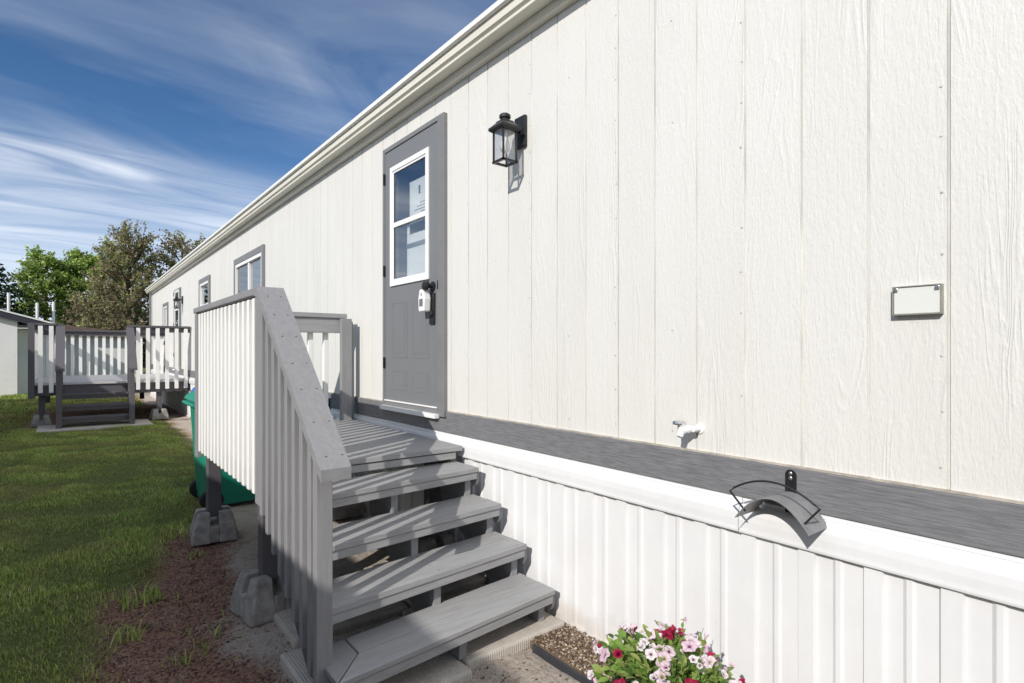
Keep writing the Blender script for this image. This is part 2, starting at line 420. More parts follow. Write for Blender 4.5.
chips('path_grit', 1500, path_sample, ((.002, .006), (.0015, .004)),
      [(.30, .22, .16), (.45, .37, .28), (.16, .11, .08)], lambda x, y: cover(x, y)[2] * .018 - .012, 'fine tan grit scattered on the sandy path before the steps', 'grit', .6)
# bed surface
MB().box(1.672, 1.925, -1.5, 1.995, -.05, .012).build('planting_bed', simple('bed_soil', (.17, .115, .08), .95, .4, 30, .8, .01, 70), None)
tag(bpy.data.objects['planting_bed'], kind='structure')

# ------------------------------------------------------------------ main mobile home
WX = 1.95; Y0, Y1 = -5.0, 20.35; ZB, ZT = .80, 3.09
home = empty('mobile_home', (WX, .4884 + .2027 * 37, 0), 'long white mobile home with grey doors and ribbed white skirting', 'mobile home')
OPEN = [(3.262, 4.04, .94, 2.87), (7.66, 9.08, 2.14, 2.62), (11.16, 12.0, 2.22, 2.60), (16.55, 17.3, 1.60, 2.50), (14.50, 15.25, .94, 2.68)]
OPEN[1] = (7.64, 9.10, 1.70, 2.62); OPEN[2] = (11.16, 12.02, 2.16, 2.61)
def wall():
    mb = MB(); bp = []
    k0 = math.floor((Y0 - .4884) / .2027)
    k = k0
    while True:
        g = .4884 + k * .2027; k += 1
        if g < Y0 + .02: continue
        if g > Y1 - .02: break
        w = .0046 if k % 6 == 1 else .0040
        d = .0062 if k % 6 == 1 else .0048
        bp += [(g - w, 0), (g - w * .45, d), (g + w * .45, d), (g + w, 0)]
    bp += [(Y0, 0), (Y1, 0)]
    def depth(y):
        L = sorted(bp)
        for (a, da), (b, db) in zip(L, L[1:]):
            if a <= y <= b: return da + (db - da) * (y - a) / max(b - a, 1e-9)
        return 0
    for o in OPEN: bp += [(o[0], depth(o[0])), (o[1], depth(o[1]))]
    bp = sorted(set(bp))
    for (a, da), (b, db) in zip(bp, bp[1:]):
        if b - a < 1e-6: continue
        segs = [(ZB, ZT)]
        for o in OPEN:
            if (a + b) / 2 > o[0] and (a + b) / 2 < o[1]: segs = [(ZB, o[2]), (o[3], ZT)]
        for z0, z1 in segs:
            i = len(mb.v); mb.v += [(WX + da, a, z0), (WX + db, b, z0), (WX + db, b, z1), (WX + da, a, z1)]
            mb.f.append((i, i + 3, i + 2, i + 1)); mb.mi.append(2 if max(da, db) > .002 and b - a < .02 else 0)
    # nail heads along panel seams and studs
    rr = random.Random(3); mb.cur = 1
    for k in range(-4, 100):
        seam = k % 2 == 0
        y = .4884 + .016 + .2027 * (k * 1.5)
        if y > Y1 - .1 or y < .1: continue
        if any(o[0] - .12 < y < o[1] + .12 for o in OPEN): continue
        full = abs((k * 1.5) % 3) < .01
        step = .155 if full else .42
        z = 1.02
        while z < 3.02:
            if rr.random() < (.92 if full else .45):
                c = (WX - .0005, y + rr.uniform(-.003, .003), z + rr.uniform(-.015, .015))
                mb.lathe(c, [(.0042, .0), (.0040, -.0009), (.0022, -.0016)], 8, 'x')
            z += step
    nail = simple('painted_nail_heads', (.56, .545, .51), .5, .3, 40, 0)
    groove = simple('shaded_panel_groove', (.63, .615, .575), .8, .22, 3, 0)  # groove faces tinted darker than the siding, recess shade put into the colour
    mb.build('wall', [M['siding'], nail, groove], home, fix=False)
wall()
# shell behind: end walls, back wall
sh = MB(); sh.box(WX + .02, 6.3, Y1 - .1, Y1, ZB - .1, ZT + .25); sh.build('end_wall', M['lap'], home)
sh = MB(); sh.box(WX + .02, 6.3, Y0, Y0 + .1, ZB - .1, ZT + .25); sh.build('end_wall', M['lap'], home)
MB().box(6.2, 6.3, Y0 + .1, Y1 - .1, 0, ZT).build('back_wall', M['lap'], home)
MB().prism([(WX - .10, 0, 3.19), (4.12, 0, 3.50), (6.45, 0, 3.19), (6.45, 0, 3.214), (4.12, 0, 3.53), (WX - .10, 0, 3.221)], (0, Y0 - .15, 0), (0, Y1 + .12, 0)).build('roof', M['shingle'], home)
prof = [(.0, 3.222), (.15, 3.222), (.158, 3.218), (.158, 3.188), (.150, 3.184), (.132, 3.184), (.134, 3.172), (.134, 3.135), (.116, 3.124), (.122, 3.112), (.122, 3.102), (.06, 3.100), (.056, 3.092), (.045, 3.092), (.043, 3.060), (.0, 3.058)]
g = MB()
g.prism([(WX - p, 0, z) for p, z in prof[:6]] + [(WX, 0, 3.184)], (0, Y0 - .18, 0), (0, Y1 + .1, 0)); g.build('gutter', M['whitemetal'], home)
g = MB(); g.prism([(WX - p, 0, z) for p, z in [(.0, 3.182)] + prof[5:11] + [(.0, 3.100)]], (0, Y0 - .1, 0), (0, Y1 + .06, 0)); g.build('fascia', M['cream'], home)
g = MB(); g.prism([(WX - p, 0, z) for p, z in [(.002, 3.098), (.05, 3.098), (.05, 3.092), (.045, 3.090), (.043, 3.062), (.002, 3.060)]], (0, Y0, 0), (0, Y1, 0)); g.build('frieze_board', M['cream'], home)
# trim band broken at the two doors
b_ = MB()
for y0, y1 in ((Y0, 3.155), (4.10, 14.38), (15.37, Y1)): b_.box(WX - .02, WX + .012, y0, y1, .817, .952)
b_.box(WX - .02, WX + .012, 3.155, 4.10, .817, .905); b_.box(WX - .02, WX + .012, 14.38, 15.37, .817, .905)
b_.build('trim_band', M['band'], home, .003)
fl = MB()
for y0, y1 in ((Y0, 3.155), (4.10, 14.38), (15.37, Y1)): fl.box(WX - .012, WX + .012, y0, y1, .9525, .959)
fl.build('flashing', simple('tan_drip_edge', (.45, .41, .35), .6, .3, 20, 0), home)
cp = [(-.012, .8155), (.012, .8155), (.017, .813), (.019, .803), (.016, .8005), (.0165, .798), (.028, .7945), (.038, .784), (.0435, .765), (.0455, .74), (.0450, .715), (.046, .702), (.0445, .695), (.036, .694), (.034, .700), (-.012, .700)]
g = MB()
ya = Y0
while ya < Y1:
    yb = min(ya + 3.05, Y1)
    j = random.uniform(-.0012, .0012)
    g.prism([(WX - p - j, 0, z + j) for p, z in cp], (0, ya, 0), (0, yb - .003, 0)); ya = yb
g.build('skirting_cap', M['skirt'], home)
# ribbed skirting
sk = MB(); yk = []
P = .1983; ph = .8712
k = math.floor((Y0 - ph) / P) + 1
rs = random.Random(5)
while ph + k * P < Y1 - .1:
    c = ph + k * P + rs.uniform(-.003, .003); k += 1
    yk += [(c - .032, .0), (c - .026, .013), (c + .022, .013), (c + .029, .0), (c + .083, .001), (c + .092, .007), (c + .106, .007), (c + .116, .001)]
yk = [(Y0, 0)] + yk + [(Y1, 0)]
for (a, da), (b, db) in zip(yk, yk[1:]):
    i = len(sk.v); sk.v += [(1.932 - da, a, -.03), (1.932 - db, b, -.03), (1.932 - db, b, .705), (1.932 - da, a, .705)]
    sk.f.append((i, i + 3, i + 2, i + 1)); sk.mi.append(0)
sk.build('skirting', M['skirt'], home, fix=False)
g = MB(); g.box(1.900, 1.94, Y0, 1.99, -.02, .016); g.box(1.900, 1.94, 3.2, Y1, -.02, .016)
g.build('ground_channel', M['skirt'], home, .003)
box('corner_trim', M['white_z'], home, WX - .03, WX + .03, Y1 - .22, Y1 + .02, .70, 3.06)
d = MB(); d.box(WX - .075, WX - .02, Y1 - .36, Y1 - .30, .25, 3.06); d.build('downspout', M['trimgrey'], home, .006)

def room(o, parent, depth=.7):
    """inside faces of the room behind an opening"""
    y0, y1, z0, z1 = o; x0, x1 = WX + .008, WX + depth
    m = MB(); m.v = [(x0, y0, z0), (x0, y1, z0), (x0, y1, z1), (x0, y0, z1), (x1, y0 - .3, z0), (x1, y1 + .3, z0), (x1, y1 + .3, z1 + .1), (x1, y0 - .3, z1 + .1)]
    m.f = [(4, 5, 6, 7), (0, 1, 5, 4), (1, 2, 6, 5), (2, 3, 7, 6), (3, 0, 4, 7)]; m.mi = [0] * 5
    return m.build('room_lining', M['room'], parent)
def ring(mb, x0, x1, y0, y1, z0, z1, w, wb=None):
    wb = w if wb is None else wb
    mb.box(x0, x1, y0, y0 + w, z0, z1); mb.box(x0, x1, y1 - w, y1, z0, z1)
    mb.box(x0, x1, y0 + w, y1 - w, z1 - w, z1); mb.box(x0, x1, y0 + w, y1 - w, z0, z0 + wb); return mb
def window(o, split, label):
    y0, y1, z0, z1 = o
    t = ring(MB(), WX - .028, WX + .006, y0 - .085, y1 + .085, z0 - .085, z1 + .085, .085).build('window', M['trimgrey'], home, .002)
    tag(t, label)
    ring(MB(), WX - .022, WX + .05, y0 + .001, y1 - .001, z0 + .001, z1 - .001, .045).build('frame', M['white_pvc'], t, .002)
    if split:
        ym = (y0 + y1) / 2
        box('mullion', M['white_pvc'], t, WX - .012, WX + .04, ym - .03, ym + .03, z0 + .046, z1 - .046)
        box('pane', M['glass'], t, WX + .012, WX + .016, y0 + .04, ym - .025, z0 + .04, z1 - .04, bevel=0)
        box('screen', M['darkglass'], t, WX + .002, WX + .006, ym + .025, y1 - .04, z0 + .04, z1 - .04, bevel=0)
    else:
        box('pane', M['glass'], t, WX + .012, WX + .016, y0 + .04, y1 - .04, z0 + .04, z1 - .04, bevel=0)
    room(o, t)
    return t
window(OPEN[1], True, 'wide sliding window in grey trim'); window(OPEN[2], False, 'small square window in grey trim'); window(OPEN[3], True, 'tall narrow window near the far corner')

def door(Ya, Yb, z0, z1, detail):
    """Ya near (right in the photo) jamb outer edge, Yb far edge"""
    s0, s1, sz0, sz1 = Ya + .085, Yb - .035, z0 + .03, z1 - .038
    g0, g1, gz0, gz1 = s0 + .11, s1 - .10, 1.84, 2.742
    m = MB(); x0, x1 = WX - .022, WX + .022
    ho = .035
    m.box(x0, x1, s0, g0 + ho, sz0, sz1); m.box(x0, x1, g1 - ho, s1, sz0, sz1)
    m.box(x0, x1, g0 + ho, g1 - ho, sz0, gz0 + ho); m.box(x0, x1, g0 + ho, g1 - ho, gz1 - ho, sz1)
    d = m.build('door', M['door'], home)
    fr = MB(); fr.box(WX - .030, WX + .03, Ya, s0 - .004, z0, z1); fr.box(WX - .030, WX + .03, s1 + .004, Yb, z0, z1); fr.box(WX - .030, WX + .03, s0 - .004, s1 + .004, sz1 + .004, z1)
    fr.build('door_frame', M['trimgrey'], d, .004)
    w = ring(MB(), WX - .034, WX - .0225, g0, g1, gz0, gz1, .036)
    ring(w, WX - .028, WX - .0225, g0 + .036, g1 - .036, gz0 + .036, gz1 - .036, .016)
    zm = 2.297; w.box(WX - .031, WX - .0225, g0 + .053, g1 - .053, zm - .018, zm + .018)
    w.build('window_frame', M['white_pvc'], d, .002)
    box('pane', M['glass'], d, WX - .020, WX - .016, g0 + .034, g1 - .034, gz0 + .034, gz1 - .034, bevel=0)
    room((s0, s1, sz0, sz1), d, .9)
    th = MB(); th.box(WX - .062, WX - .023, s0 - .02, s1 + .02, z0 - .012, z0 + .018); th.box(WX - .034, WX - .0225, s0 + .004, s1 - .004, z0 + .052, z0 + .062)
    th.build('threshold', M['chrome'] if False else M['white_pvc'], d, .002)
    sw = MB(); sw.box(WX - .0265, WX - .0225, s0 + .004, s1 - .004, z0 + .02, z0 + .051); sw.build('door_sweep', M['trimgrey'], d)
    for zz in (1.26, 1.97, 2.68):
        h = MB(); h.lathe((WX - .034, s1 + .004, zz), [(.006, -.042), (.006, .042)], 8); h.box(WX - .0325, WX - .028, s1 - .008, s1 + .02, zz - .04, zz + .04); h.build('hinge', M['black'], d)
    if not detail:
        return d
    # embossed lower panels: raised bead outline on each
    e = MB()
    for ya, yb in ((s0 + .12, s0 + .36), (s1 - .36, s1 - .12)):
        for za, zb in ((1.30, 1.72), (1.06, 1.21)):
            e.prism([(0, ya, za), (0, yb, za), (0, yb - .0, zb), (0, ya, zb)], (WX - .0222, 0, 0), (WX - .0226, 0, 0))
            ring(e, WX - .0242, WX - .0221, ya, yb, za, zb, .014)
            e.box(WX - .0245, WX - .0221, ya + .035, yb - .035, za + .035, zb - .035)
    e.build('door_panel', M['door'], d, .0022)
    ky, kz = s0 + .062, 1.785
    lk = MB(); lk.lathe((WX - .022, ky, kz), [(.034, 0), (.034, -.008), (.014, -.012), (.012, -.040), (.026, -.046), (.031, -.06), (.027, -.074), (.012, -.080)], 18, 'x')
    lk.build('knob', M['black'], d, smooth=False)
    bp = MB(); bp.prism([(0, ky - .032, 1.53), (0, ky + .032, 1.53), (0, ky + .034, 1.74), (0, ky - .034, 1.74)], (WX - .0225, 0, 0), (WX - .036, 0, 0)); bp.lathe((WX - .036, ky, 1.60), [(.024, 0), (.022, -.012), (.01, -.016)], 16, 'x'); bp.build('lock_plate', M['black'], d, .004)
    box('strike_plate', M['black'], d, WX - .032, WX - .029, s0 - .016, s0 - .006, 1.76, 1.82, bevel=0)
    return d
dr = door(3.17, 4.085, .915, 2.915, True); tag(dr, 'grey entry door with white framed window')
door(14.40, 15.35, .915, 2.77, False)
# paper notices taped inside the glass
nt_ = empty('notice_sheet', (WX, 3.55, 2.3), 'printed white notice sheet inside upper half of the grey door glass', 'notice')
box('sheet', M['paper'], nt_, WX + .004, WX + .0055, 3.38, 3.70, 2.20, 2.58, bevel=0)
k_ = MB()
for i in range(7): k_.box(WX + .0025, WX + .0038, 3.47, 3.47 + .05 + .13 * ((i * 37) % 10) / 10, 2.27 + i * .022, 2.276 + i * .022)
MB().box(WX + .0025, WX + .0038, 3.54, 3.565, 2.47, 2.53).build('printed_symbol', M['ink'], nt_); MB().box(WX + .0025, WX + .0038, 3.44, 3.45, 2.30, 2.44).build('printed_rule', M['ink'], nt_)
k_.build('printed_text', M['ink'], nt_); bpy.data.objects['printed_text']['label'] = 'grey printed lines'
n2 = empty('notice_sheet', (WX, 3.6, 2.1), 'white sheet with dark band inside lower half of the grey door glass', 'notice')
box('sheet', M['paper'], n2, WX + .004, WX + .0055, 3.38, 3.74, 1.87, 2.272, bevel=0)
MB().box(WX + .0025, WX + .0038, 3.43, 3.75, 2.10, 2.135).build('printed_band', M['ink'], n2)
# lockbox hanging from the knob
lb = empty('lockbox', (WX - .06, 3.38, 1.70), 'white key lockbox hanging from the black door knob', 'lockbox')
b = MB(); b.prism([(WX - .04, 3.350, 1.615), (WX - .04, 3.42, 1.615), (WX - .04, 3.427, 1.70), (WX - .04, 3.41, 1.765), (WX - .04, 3.36, 1.765), (WX - .04, 3.343, 1.70)], (0, -.03, 0), (-.055, -.03, 0)); b.build('lockbox_body', M['white_pvc'], lb, .008)
b = MB(); b.tube([(WX - .065, 3.36, 1.76), (WX - .062, 3.335, 1.80), (WX - .062, 3.318, 1.826), (WX - .062, 3.298, 1.80), (WX - .065, 3.37, 1.76)], .0055); b.build('shackle', M['black'], lb)
b = MB(); b.box(WX - .0965, WX - .0945, 3.33, 3.375, 1.65, 1.70); b.box(WX - .0965, WX - .0945, 3.345, 3.355, 1.72, 1.74); b.build('keypad', M['ink'], lb)
# houseplant inside the big window
def leafcloud(n, fn, size, pal, squash=1.0):
    P_, U_ = fn(n); n = len(P_)
    u = rng.normal(size=(n, 3)); u /= np.linalg.norm(u, axis=1)[:, None]
    w = np.cross(u, rng.normal(size=(n, 3))); w /= np.linalg.norm(w, axis=1)[:, None]
    L = (rng.uniform(.6, 1.3, n) * size)[:, None]; W = L * .55
    V_ = np.stack([P_ - u * L, P_ - w * W * .9 + u * L * .0, P_ + u * L, P_ + w * W], 1).reshape(-1, 3)
    o = (np.arange(n) * 4)[:, None]; F_ = o + np.array([0, 1, 2, 3])
    c = np.array(pal)[rng.integers(0, len(pal), n)] * rng.uniform(.65, 1.35, (n, 1)) * U_
    return V_, F_, np.repeat(c, 4, 0)
hp = empty('houseplant', (WX + .2, 7.95, 1.76), 'green leafy houseplant behind the right pane of the wide window', 'plant')
MB().lathe((WX + .2, 7.95, 1.74), [(.08, 0), (.10, .16), (.09, .16)], 14).build('pot', M['concrete'], hp)
v_, f_, c_ = leafcloud(160, lambda n: (np.array([WX + .18, 7.95, 2.08]) + rng.normal(size=(n, 3)) * [.07, .10, .11], np.ones((n, 1))), .06, [(.03, .10, .03), (.05, .14, .04)])
link('foliage', fastmesh('foliage', v_, f_, M['leaf'], c_), hp)

# ------------------------------------------------------------------ wall lanterns
def lantern(y, z0, label):
    """built near wall point (y), z0 = bottom of cage"""
    t = empty('wall_lantern', (WX, y, z0), label, 'wall lamp', 'black wall lanterns')
    pl_ = MB(); pl_.box(WX - .022, WX - .001, y - .046, y + .046, z0 + .105, z0 + .275); pl_.build('back_plate', M['black'], t, .006)
    cx = WX - .120; hs, ht = .043, .052
    fr = MB(); bz, tz = z0, z0 + .175
    for sx in (-1, 1):
        for sy in (-1, 1):
            x, yy = cx + sx * hs, y + sy * hs
            fr.box(x - .0042, x + .0042, yy - .0042, yy + .0042, bz, tz)
    for zz in (bz + .004, ):
        for sx in (-1, 1):
            fr.box(cx + sx * hs - .006, cx + sx * hs + .006, y - hs - .006, y + hs + .006, zz - .006, zz + .006)
            fr.box(cx - hs - .006, cx + hs + .006, y + sx * hs - .006, y + sx * hs + .006, zz - .0055, zz + .0055)
    fr.build('cage', M['black'], t)
    c = MB(); r0, r1 = .064, .026
    def sq(r, z): return [(cx - r, y - r, z), (cx + r, y - r, z), (cx + r, y + r, z), (cx - r, y + r, z)]
    lv = [sq(.052, tz - .01), sq(r0, tz), sq(r0, tz + .012), sq(.034, tz + .042), sq(.034, tz + .047)]
    for L in lv: c.v += L
    for i in range(len(lv) - 1):
        for q in range(4):
            q2 = (q + 1) % 4; c.f.append((i * 4 + q, i * 4 + q2, i * 4 + 4 + q2, i * 4 + 4 + q)); c.mi.append(0)
    c.f += [(3, 2, 1, 0), tuple(len(c.v) - 4 + i for i in range(4))]; c.mi += [0, 0]
    c.build('lantern_roof', M['black'], t)
    f_ = MB(); f_.lathe((cx, y, tz + .047), [(.022, 0), (.022, .014), (.031, .018), (.031, .032), (.024, .039), (.010, .042)], 18); f_.build('finial', M['black'], t)
    gl = MB()
    for sx in (-1, 1):
        gl.box(cx + sx * (hs - .001) - .0012, cx + sx * (hs - .001) + .0012, y - hs + .006, y + hs - .006, bz + .011, tz - .012)
        gl.box(cx - hs + .006, cx + hs - .006, y + sx * (hs - .001) - .0012, y + sx * (hs - .001) + .0012, bz + .011, tz - .012)
    gl.build('glass', M['lampglass'], t)
    MB().lathe((cx, y, tz - .01), [(.016, 0), (.016, -.04), (.02, -.045), (.028, -.075), (.026, -.095), (.012, -.11)], 14).build('bulb', simple('frosted_bulb', (.8, .8, .78), .3, .02, 5, 0), t, smooth=True)
    ar = MB(); ar.box(WX - .08, WX - .02, y - .014, y + .014, tz + .012, tz + .035); ar.build('arm', M['black'], t, .003)
    return t
lantern(2.392, 2.355, 'black square lantern on the white wall right of the near grey door')
lantern(14.18, 2.28, 'black lantern on the white wall beside the far door')

# ------------------------------------------------------------------ small things on the wall
bx = empty('wall_plate', (WX, .57, 1.46), 'small blank rectangular white plate in thin metal frame on the siding', 'plate')
box('plate', M['palewall'], bx, WX - .019, WX - .001, .503, .617, 1.459, 1.537, bevel=.002)
fr = ring(MB(), WX - .0225, WX - .0005, .4995, .6205, 1.4555, 1.5405, .003); fr.build('frame', simple('dull_steel', (.42, .41, .37), .45, .2, 20, 0, metal=.6), bx)
for y in (.509, .611): 
    c = MB(); c.box(WX - .0265, WX - .0222, y - .006, y + .006, 1.526, 1.536); c.build('clip', M['chrome'], bx, .002)
sp = empty('outdoor_tap', (WX, 1.33, 1.03), 'small white hose tap sticking out of the siding above the grey band', 'tap')
t = MB(); t.lathe((WX, 1.285, 1.045), [(.020, .001), (.020, -.006), (.010, -.009), (.010, -.05)], 14, 'x'); t.build('flange', M['white_pvc'], sp)
t = MB(); t.tube([(WX - .03, 1.285, 1.045), (WX - .055, 1.300, 1.047), (WX - .075, 1.318, 1.040), (WX - .082, 1.322, 1.018)], [.011, .0145, .017, .014], 10); t.build('spout', M['white_pvc'], sp)
t = MB(); t.lathe((WX - .072, 1.332, 1.056), [(.006, -.02), (.006, .006), (.024, .006), (.027, .012), (.022, .02), (.008, .022)], 12); t.build('handle', M['chrome'], sp)
# hose hanger
hh = empty('hose_hanger', (WX, .92, .84), 'black curved metal hose hanger screwed to the grey band', 'hose hanger')
b = MB(); pts = [(0, .92 - .019, .80), (0, .92 + .019, .80)]
for i in range(9): 
    a = math.pi * i / 8; pts.append((0, .92 + .019 * math.cos(a), .928 + .019 * math.sin(a)))
b.prism(pts, (WX - .0215, 0, 0), (WX - .0245, 0, 0)); b.build('bracket', M['black'], hh)
for z in (.934, .918, .862, .850): MB().lathe((WX - .0243, .92, z), [(.0062, 0), (.0062, -.002), (.004, -.0035)], 10, 'x').build('screw', M['chrome'], hh)
b = MB(); nn = 22
for side in (0, 1):
    for i in range(nn + 1):
        t_ = -1 + 2 * i / nn; y = .92 + .122 * t_; z = .872 - .088 * t_ * t_ - side * .0035
        for x in (WX - .165, WX - .025): b.v.append((x, y, z))
o2 = (nn + 1) * 2
for i in range(nn):
    b.f += [(2 * i, 2 * i + 1, 2 * i + 3, 2 * i + 2), (o2 + 2 * i + 2, o2 + 2 * i + 3, o2 + 2 * i + 1, o2 + 2 * i), (2 * i, 2 * i + 2, o2 + 2 * i + 2, o2 + 2 * i), (2 * i + 1, o2 + 2 * i + 1, o2 + 2 * i + 3, 2 * i + 3)]
b.f += [(0, o2, o2 + 1, 1), (2 * nn, 2 * nn + 1, o2 + 2 * nn + 1, o2 + 2 * nn)]; b.mi = [0] * len(b.f)
b.build('saddle', simple('dark_coated_steel', (.24, .238, .245), .42, .2, 20, .08), hh)
b = MB(); pa = [(WX - .145, 1.015, .806), (WX - .165, 1.060, .870)]
for i in range(1, 16):
    t_ = 1 - 2 * i / 16; pa.append((WX - .168, .9125 + .149 * t_, .871 + .056 * (1 - t_ * t_)))
pa += [(WX - .165, .764, .871), (WX - .145, .822, .806)]
b.tube(pa, .0034, 8); b.build('guard_wire', M['black'], hh)

# ------------------------------------------------------------------ porch: landing, stair, rails
porch = empty('porch', (1.3, 3.4, 0), 'grey wooden porch with four open steps and slatted railing', 'porch')
SHR = lambda x: .093 * (x - 1.85)
LT = .773
yy = 2.885
for i in range(13):
    y1 = min(yy + .137, 4.66)
    if y1 - yy < .03: break
    box('floor_board', M['grey_x'], porch, .765, 1.882, yy, y1 - .005, LT - .030 + random.uniform(-.001, .001), LT + random.uniform(-.001, .001), bevel=.003); yy = y1
rim = MB(); rim.box(.77, 1.84, 2.893, 2.931, LT - .076, LT - .036); rim.build('rim_joist', M['grey_x'], porch, .003)
rim = MB(); rim.box(.762, .80, 2.945, 4.64, .60, LT - .034); rim.build('rim_joist', M['grey_y'], porch, .003)
rim = MB(); rim.box(.80, 1.86, 4.60, 4.64, .60, LT - .034); rim.build('rim_joist', M['grey_x'], porch, .003)
rim = MB(); rim.box(1.83, 1.868, 2.945, 4.60, .60, LT - .034); rim.build('rim_joist', M['grey_y'], porch, .003)
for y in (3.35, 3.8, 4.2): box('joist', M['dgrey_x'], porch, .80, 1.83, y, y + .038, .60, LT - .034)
NAIL = simple('rusty_nail_head', (.10, .085, .075), .6, .3, 30, 0)
def nails(m, pts):
    m.cur = 1
    for x, y, z in pts: m.lathe((x, y, z - .001), [(.0042, 0), (.0042, .0016), (.002, .002)], 7)
    m.cur = 0
# treads
RISE, RUN, Z1, YF = .163, .2165, .188, 2.026
for k in range(4):
    z = Z1 + RISE * k; yf = YF + RUN * k
    if k == 0:
        m = MB(); x0, x1 = .735, 1.862
        def pz(pl_): return [(x, y + SHR(x), 0) for x, y in pl_]
        m.prism(pz([(x0 + .004, yf), (x1, yf), (x1, yf + .136), (x0 + .14, yf + .136)]), (0, 0, z - .024), (0, 0, z)); m.build('tread', M['grey_x'], porch, .004)
        m = MB(); m.prism(pz([(x0, yf + .003), (x0 + .135, yf + .137), (x0 + .135, yf + .275), (x0, yf + .275)]), (0, 0, z - .024), (0, 0, z - .0005)); m.build('tread', M['grey_y'], porch, .004)
        m = MB(); m.prism(pz([(x0 + .142, yf + .141), (x1 - .004, yf + .141), (x1 - .004, yf + .275), (x0 + .142, yf + .275)]), (0, 0, z - .024), (0, 0, z - .001)); m.build('tread', M['grey_x'], porch, .004)
    else:
        x0, x1 = .765, 1.858
        for ya, yb_, xe, ze in ((yf, yf + .137, x1, z), (yf + .142, yf + .275, x1 - .003, z - .001)):
            m = MB().box(x0, xe, ya, yb_, z - .024, ze, sh=SHR)
            nails(m, [(x + random.uniform(-.006, .006), ya + dy + SHR(x) + random.uniform(-.006, .006), ze) for x in (.80, 1.322, 1.81) for dy in (.03, .105)])
            m.build('tread', [M['grey_x'], NAIL], porch, .004)
    m = MB(); x0 = .74 if k == 0 else .768
    m.box(x0, 1.850, yf + .006, yf + .044, z - .066, z - .027, sh=SHR)
    m.build('apron', M['grey_x'], porch, .003)
    # clipped end block under the right end of the nosing
    m = MB(); q = [(1.846, yf + .016, z - .027), (1.846, yf + .075, z - .027), (1.846, yf + .080, z - .085), (1.846, yf + .055, z - .115), (1.846, yf + .030, z - .105), (1.846, yf + .016, z - .08)]
    m.prism(q, (.005, 0, 0), (.024, 0, 0)); m.build('end_block', M['grey_y'], porch)
def stringer(xa, xb):
    s_ = SHR((xa + xb) / 2)
    pts = [(YF + .05, .03)]
    for k in range(4):
        z = Z1 + RISE * k - .025; pts += [(YF + RUN * k + .046, z), (YF + RUN * (k + 1) + .046, z)]
    pts += [(YF + RUN * 4 + .05, .655), (YF + RUN * 4 + .10, .655), (YF + RUN * 4 + .10, .46), (YF + .36, .03)]
    MB().prism([(0, y + s_, z) for y, z in pts], (xa, 0, 0), (xb, 0, 0)).build('stringer', M['grey_y'], porch, .002)
stringer(1.790, 1.828); stringer(1.305, 1.343); stringer(.775, .813)
# rail line
cap = MB(); cap.box(.712, .835, 2.93, 4.70, 1.625, 1.662); cap.build('rail_cap', M['grey_y'], porch, .004)
box('rail', M['grey_y'], porch, .757, .795, 2.97, 4.56, 1.535, 1.622)
# sloped stair cap
def slope_pts(y0, z0, y1, z1, th, x0, x1):
    d = Vector((0, y1 - y0, z1 - z0)).normalized(); n = Vector((0, -d.z, d.y))
    if n.z < 0: n = -n
    a, b = Vector((0, y0, z0)), Vector((0, y1, z1))
    return [a - n * th, b - n * th, b, a]
m = MB(); sec = [(1.965, .888, .932, .690, .803), (2.912, 1.612, 1.664, .712, .838), (2.985, 1.6255, 1.667, .713, .839)]
for y, z0, z1, xa, xb in sec: m.v += [(xa, y, z0), (xb, y, z0), (xb, y, z1), (xa, y, z1)]
for l in (0, 4):
    for q in range(4): q2 = (q + 1) % 4; m.f.append((l + q, l + q2, l + 4 + q2, l + 4 + q))
m.f += [(3, 2, 1, 0), (8, 9, 10, 11)]; m.mi = [0] * 10
nails(m, [((.70 + .022 * f) + dx, 1.965 + .947 * f, .932 + .732 * f + .0015) for f in (.05, .2, .36, .5, .66, .8, .93) for dx in (.025, .085)])
m.build('rail_cap', [M['grey_y'], NAIL], porch, .004)
m = MB(); m.prism([(0, 2.10, .925), (0, 2.10, 1.012), (0, 2.87, 1.598), (0, 2.87, 1.51)], (.757, 0, 0), (.795, 0, 0)); m.build('rail', M['grey_y'], porch, .003)
box('post', M['grey_z'], porch, .718, .757, 2.88, 2.968, .60, 1.622)      # corner post
box('post', M['grey_z'], porch, .722, .757, 4.60, 4.70, .58, 1.622)
box('post', M['grey_z'], porch, .705, .766, 2.05, 2.09, .03, .955)       # bottom newel
# stair balusters, grey
yb = 2.15
while yb < 2.86:
    zt = .925 + (yb - 1.965) * .78 - .048; zb = .62 - .66 * (2.92 - yb)
    box('baluster', M['grey_z'], porch, .716, .754, yb, yb + .038, max(.05, zb), zt, bevel=.003); yb += .098
m = MB(); m.prism([(0, 2.12, .05), (0, 2.12, .19), (0, 2.94, .80), (0, 2.94, .55), (0, 2.30, .05)], (.757, 0, 0), (.774, 0, 0)); m.build('skirt_board', M['dgrey_y'], porch)
# landing balusters, white
yb = 2.985
while yb < 4.58:
    box('baluster', M['white_z'], porch, .716, .754, yb, yb + .038, .64, 1.612, bevel=.003); yb += .1065
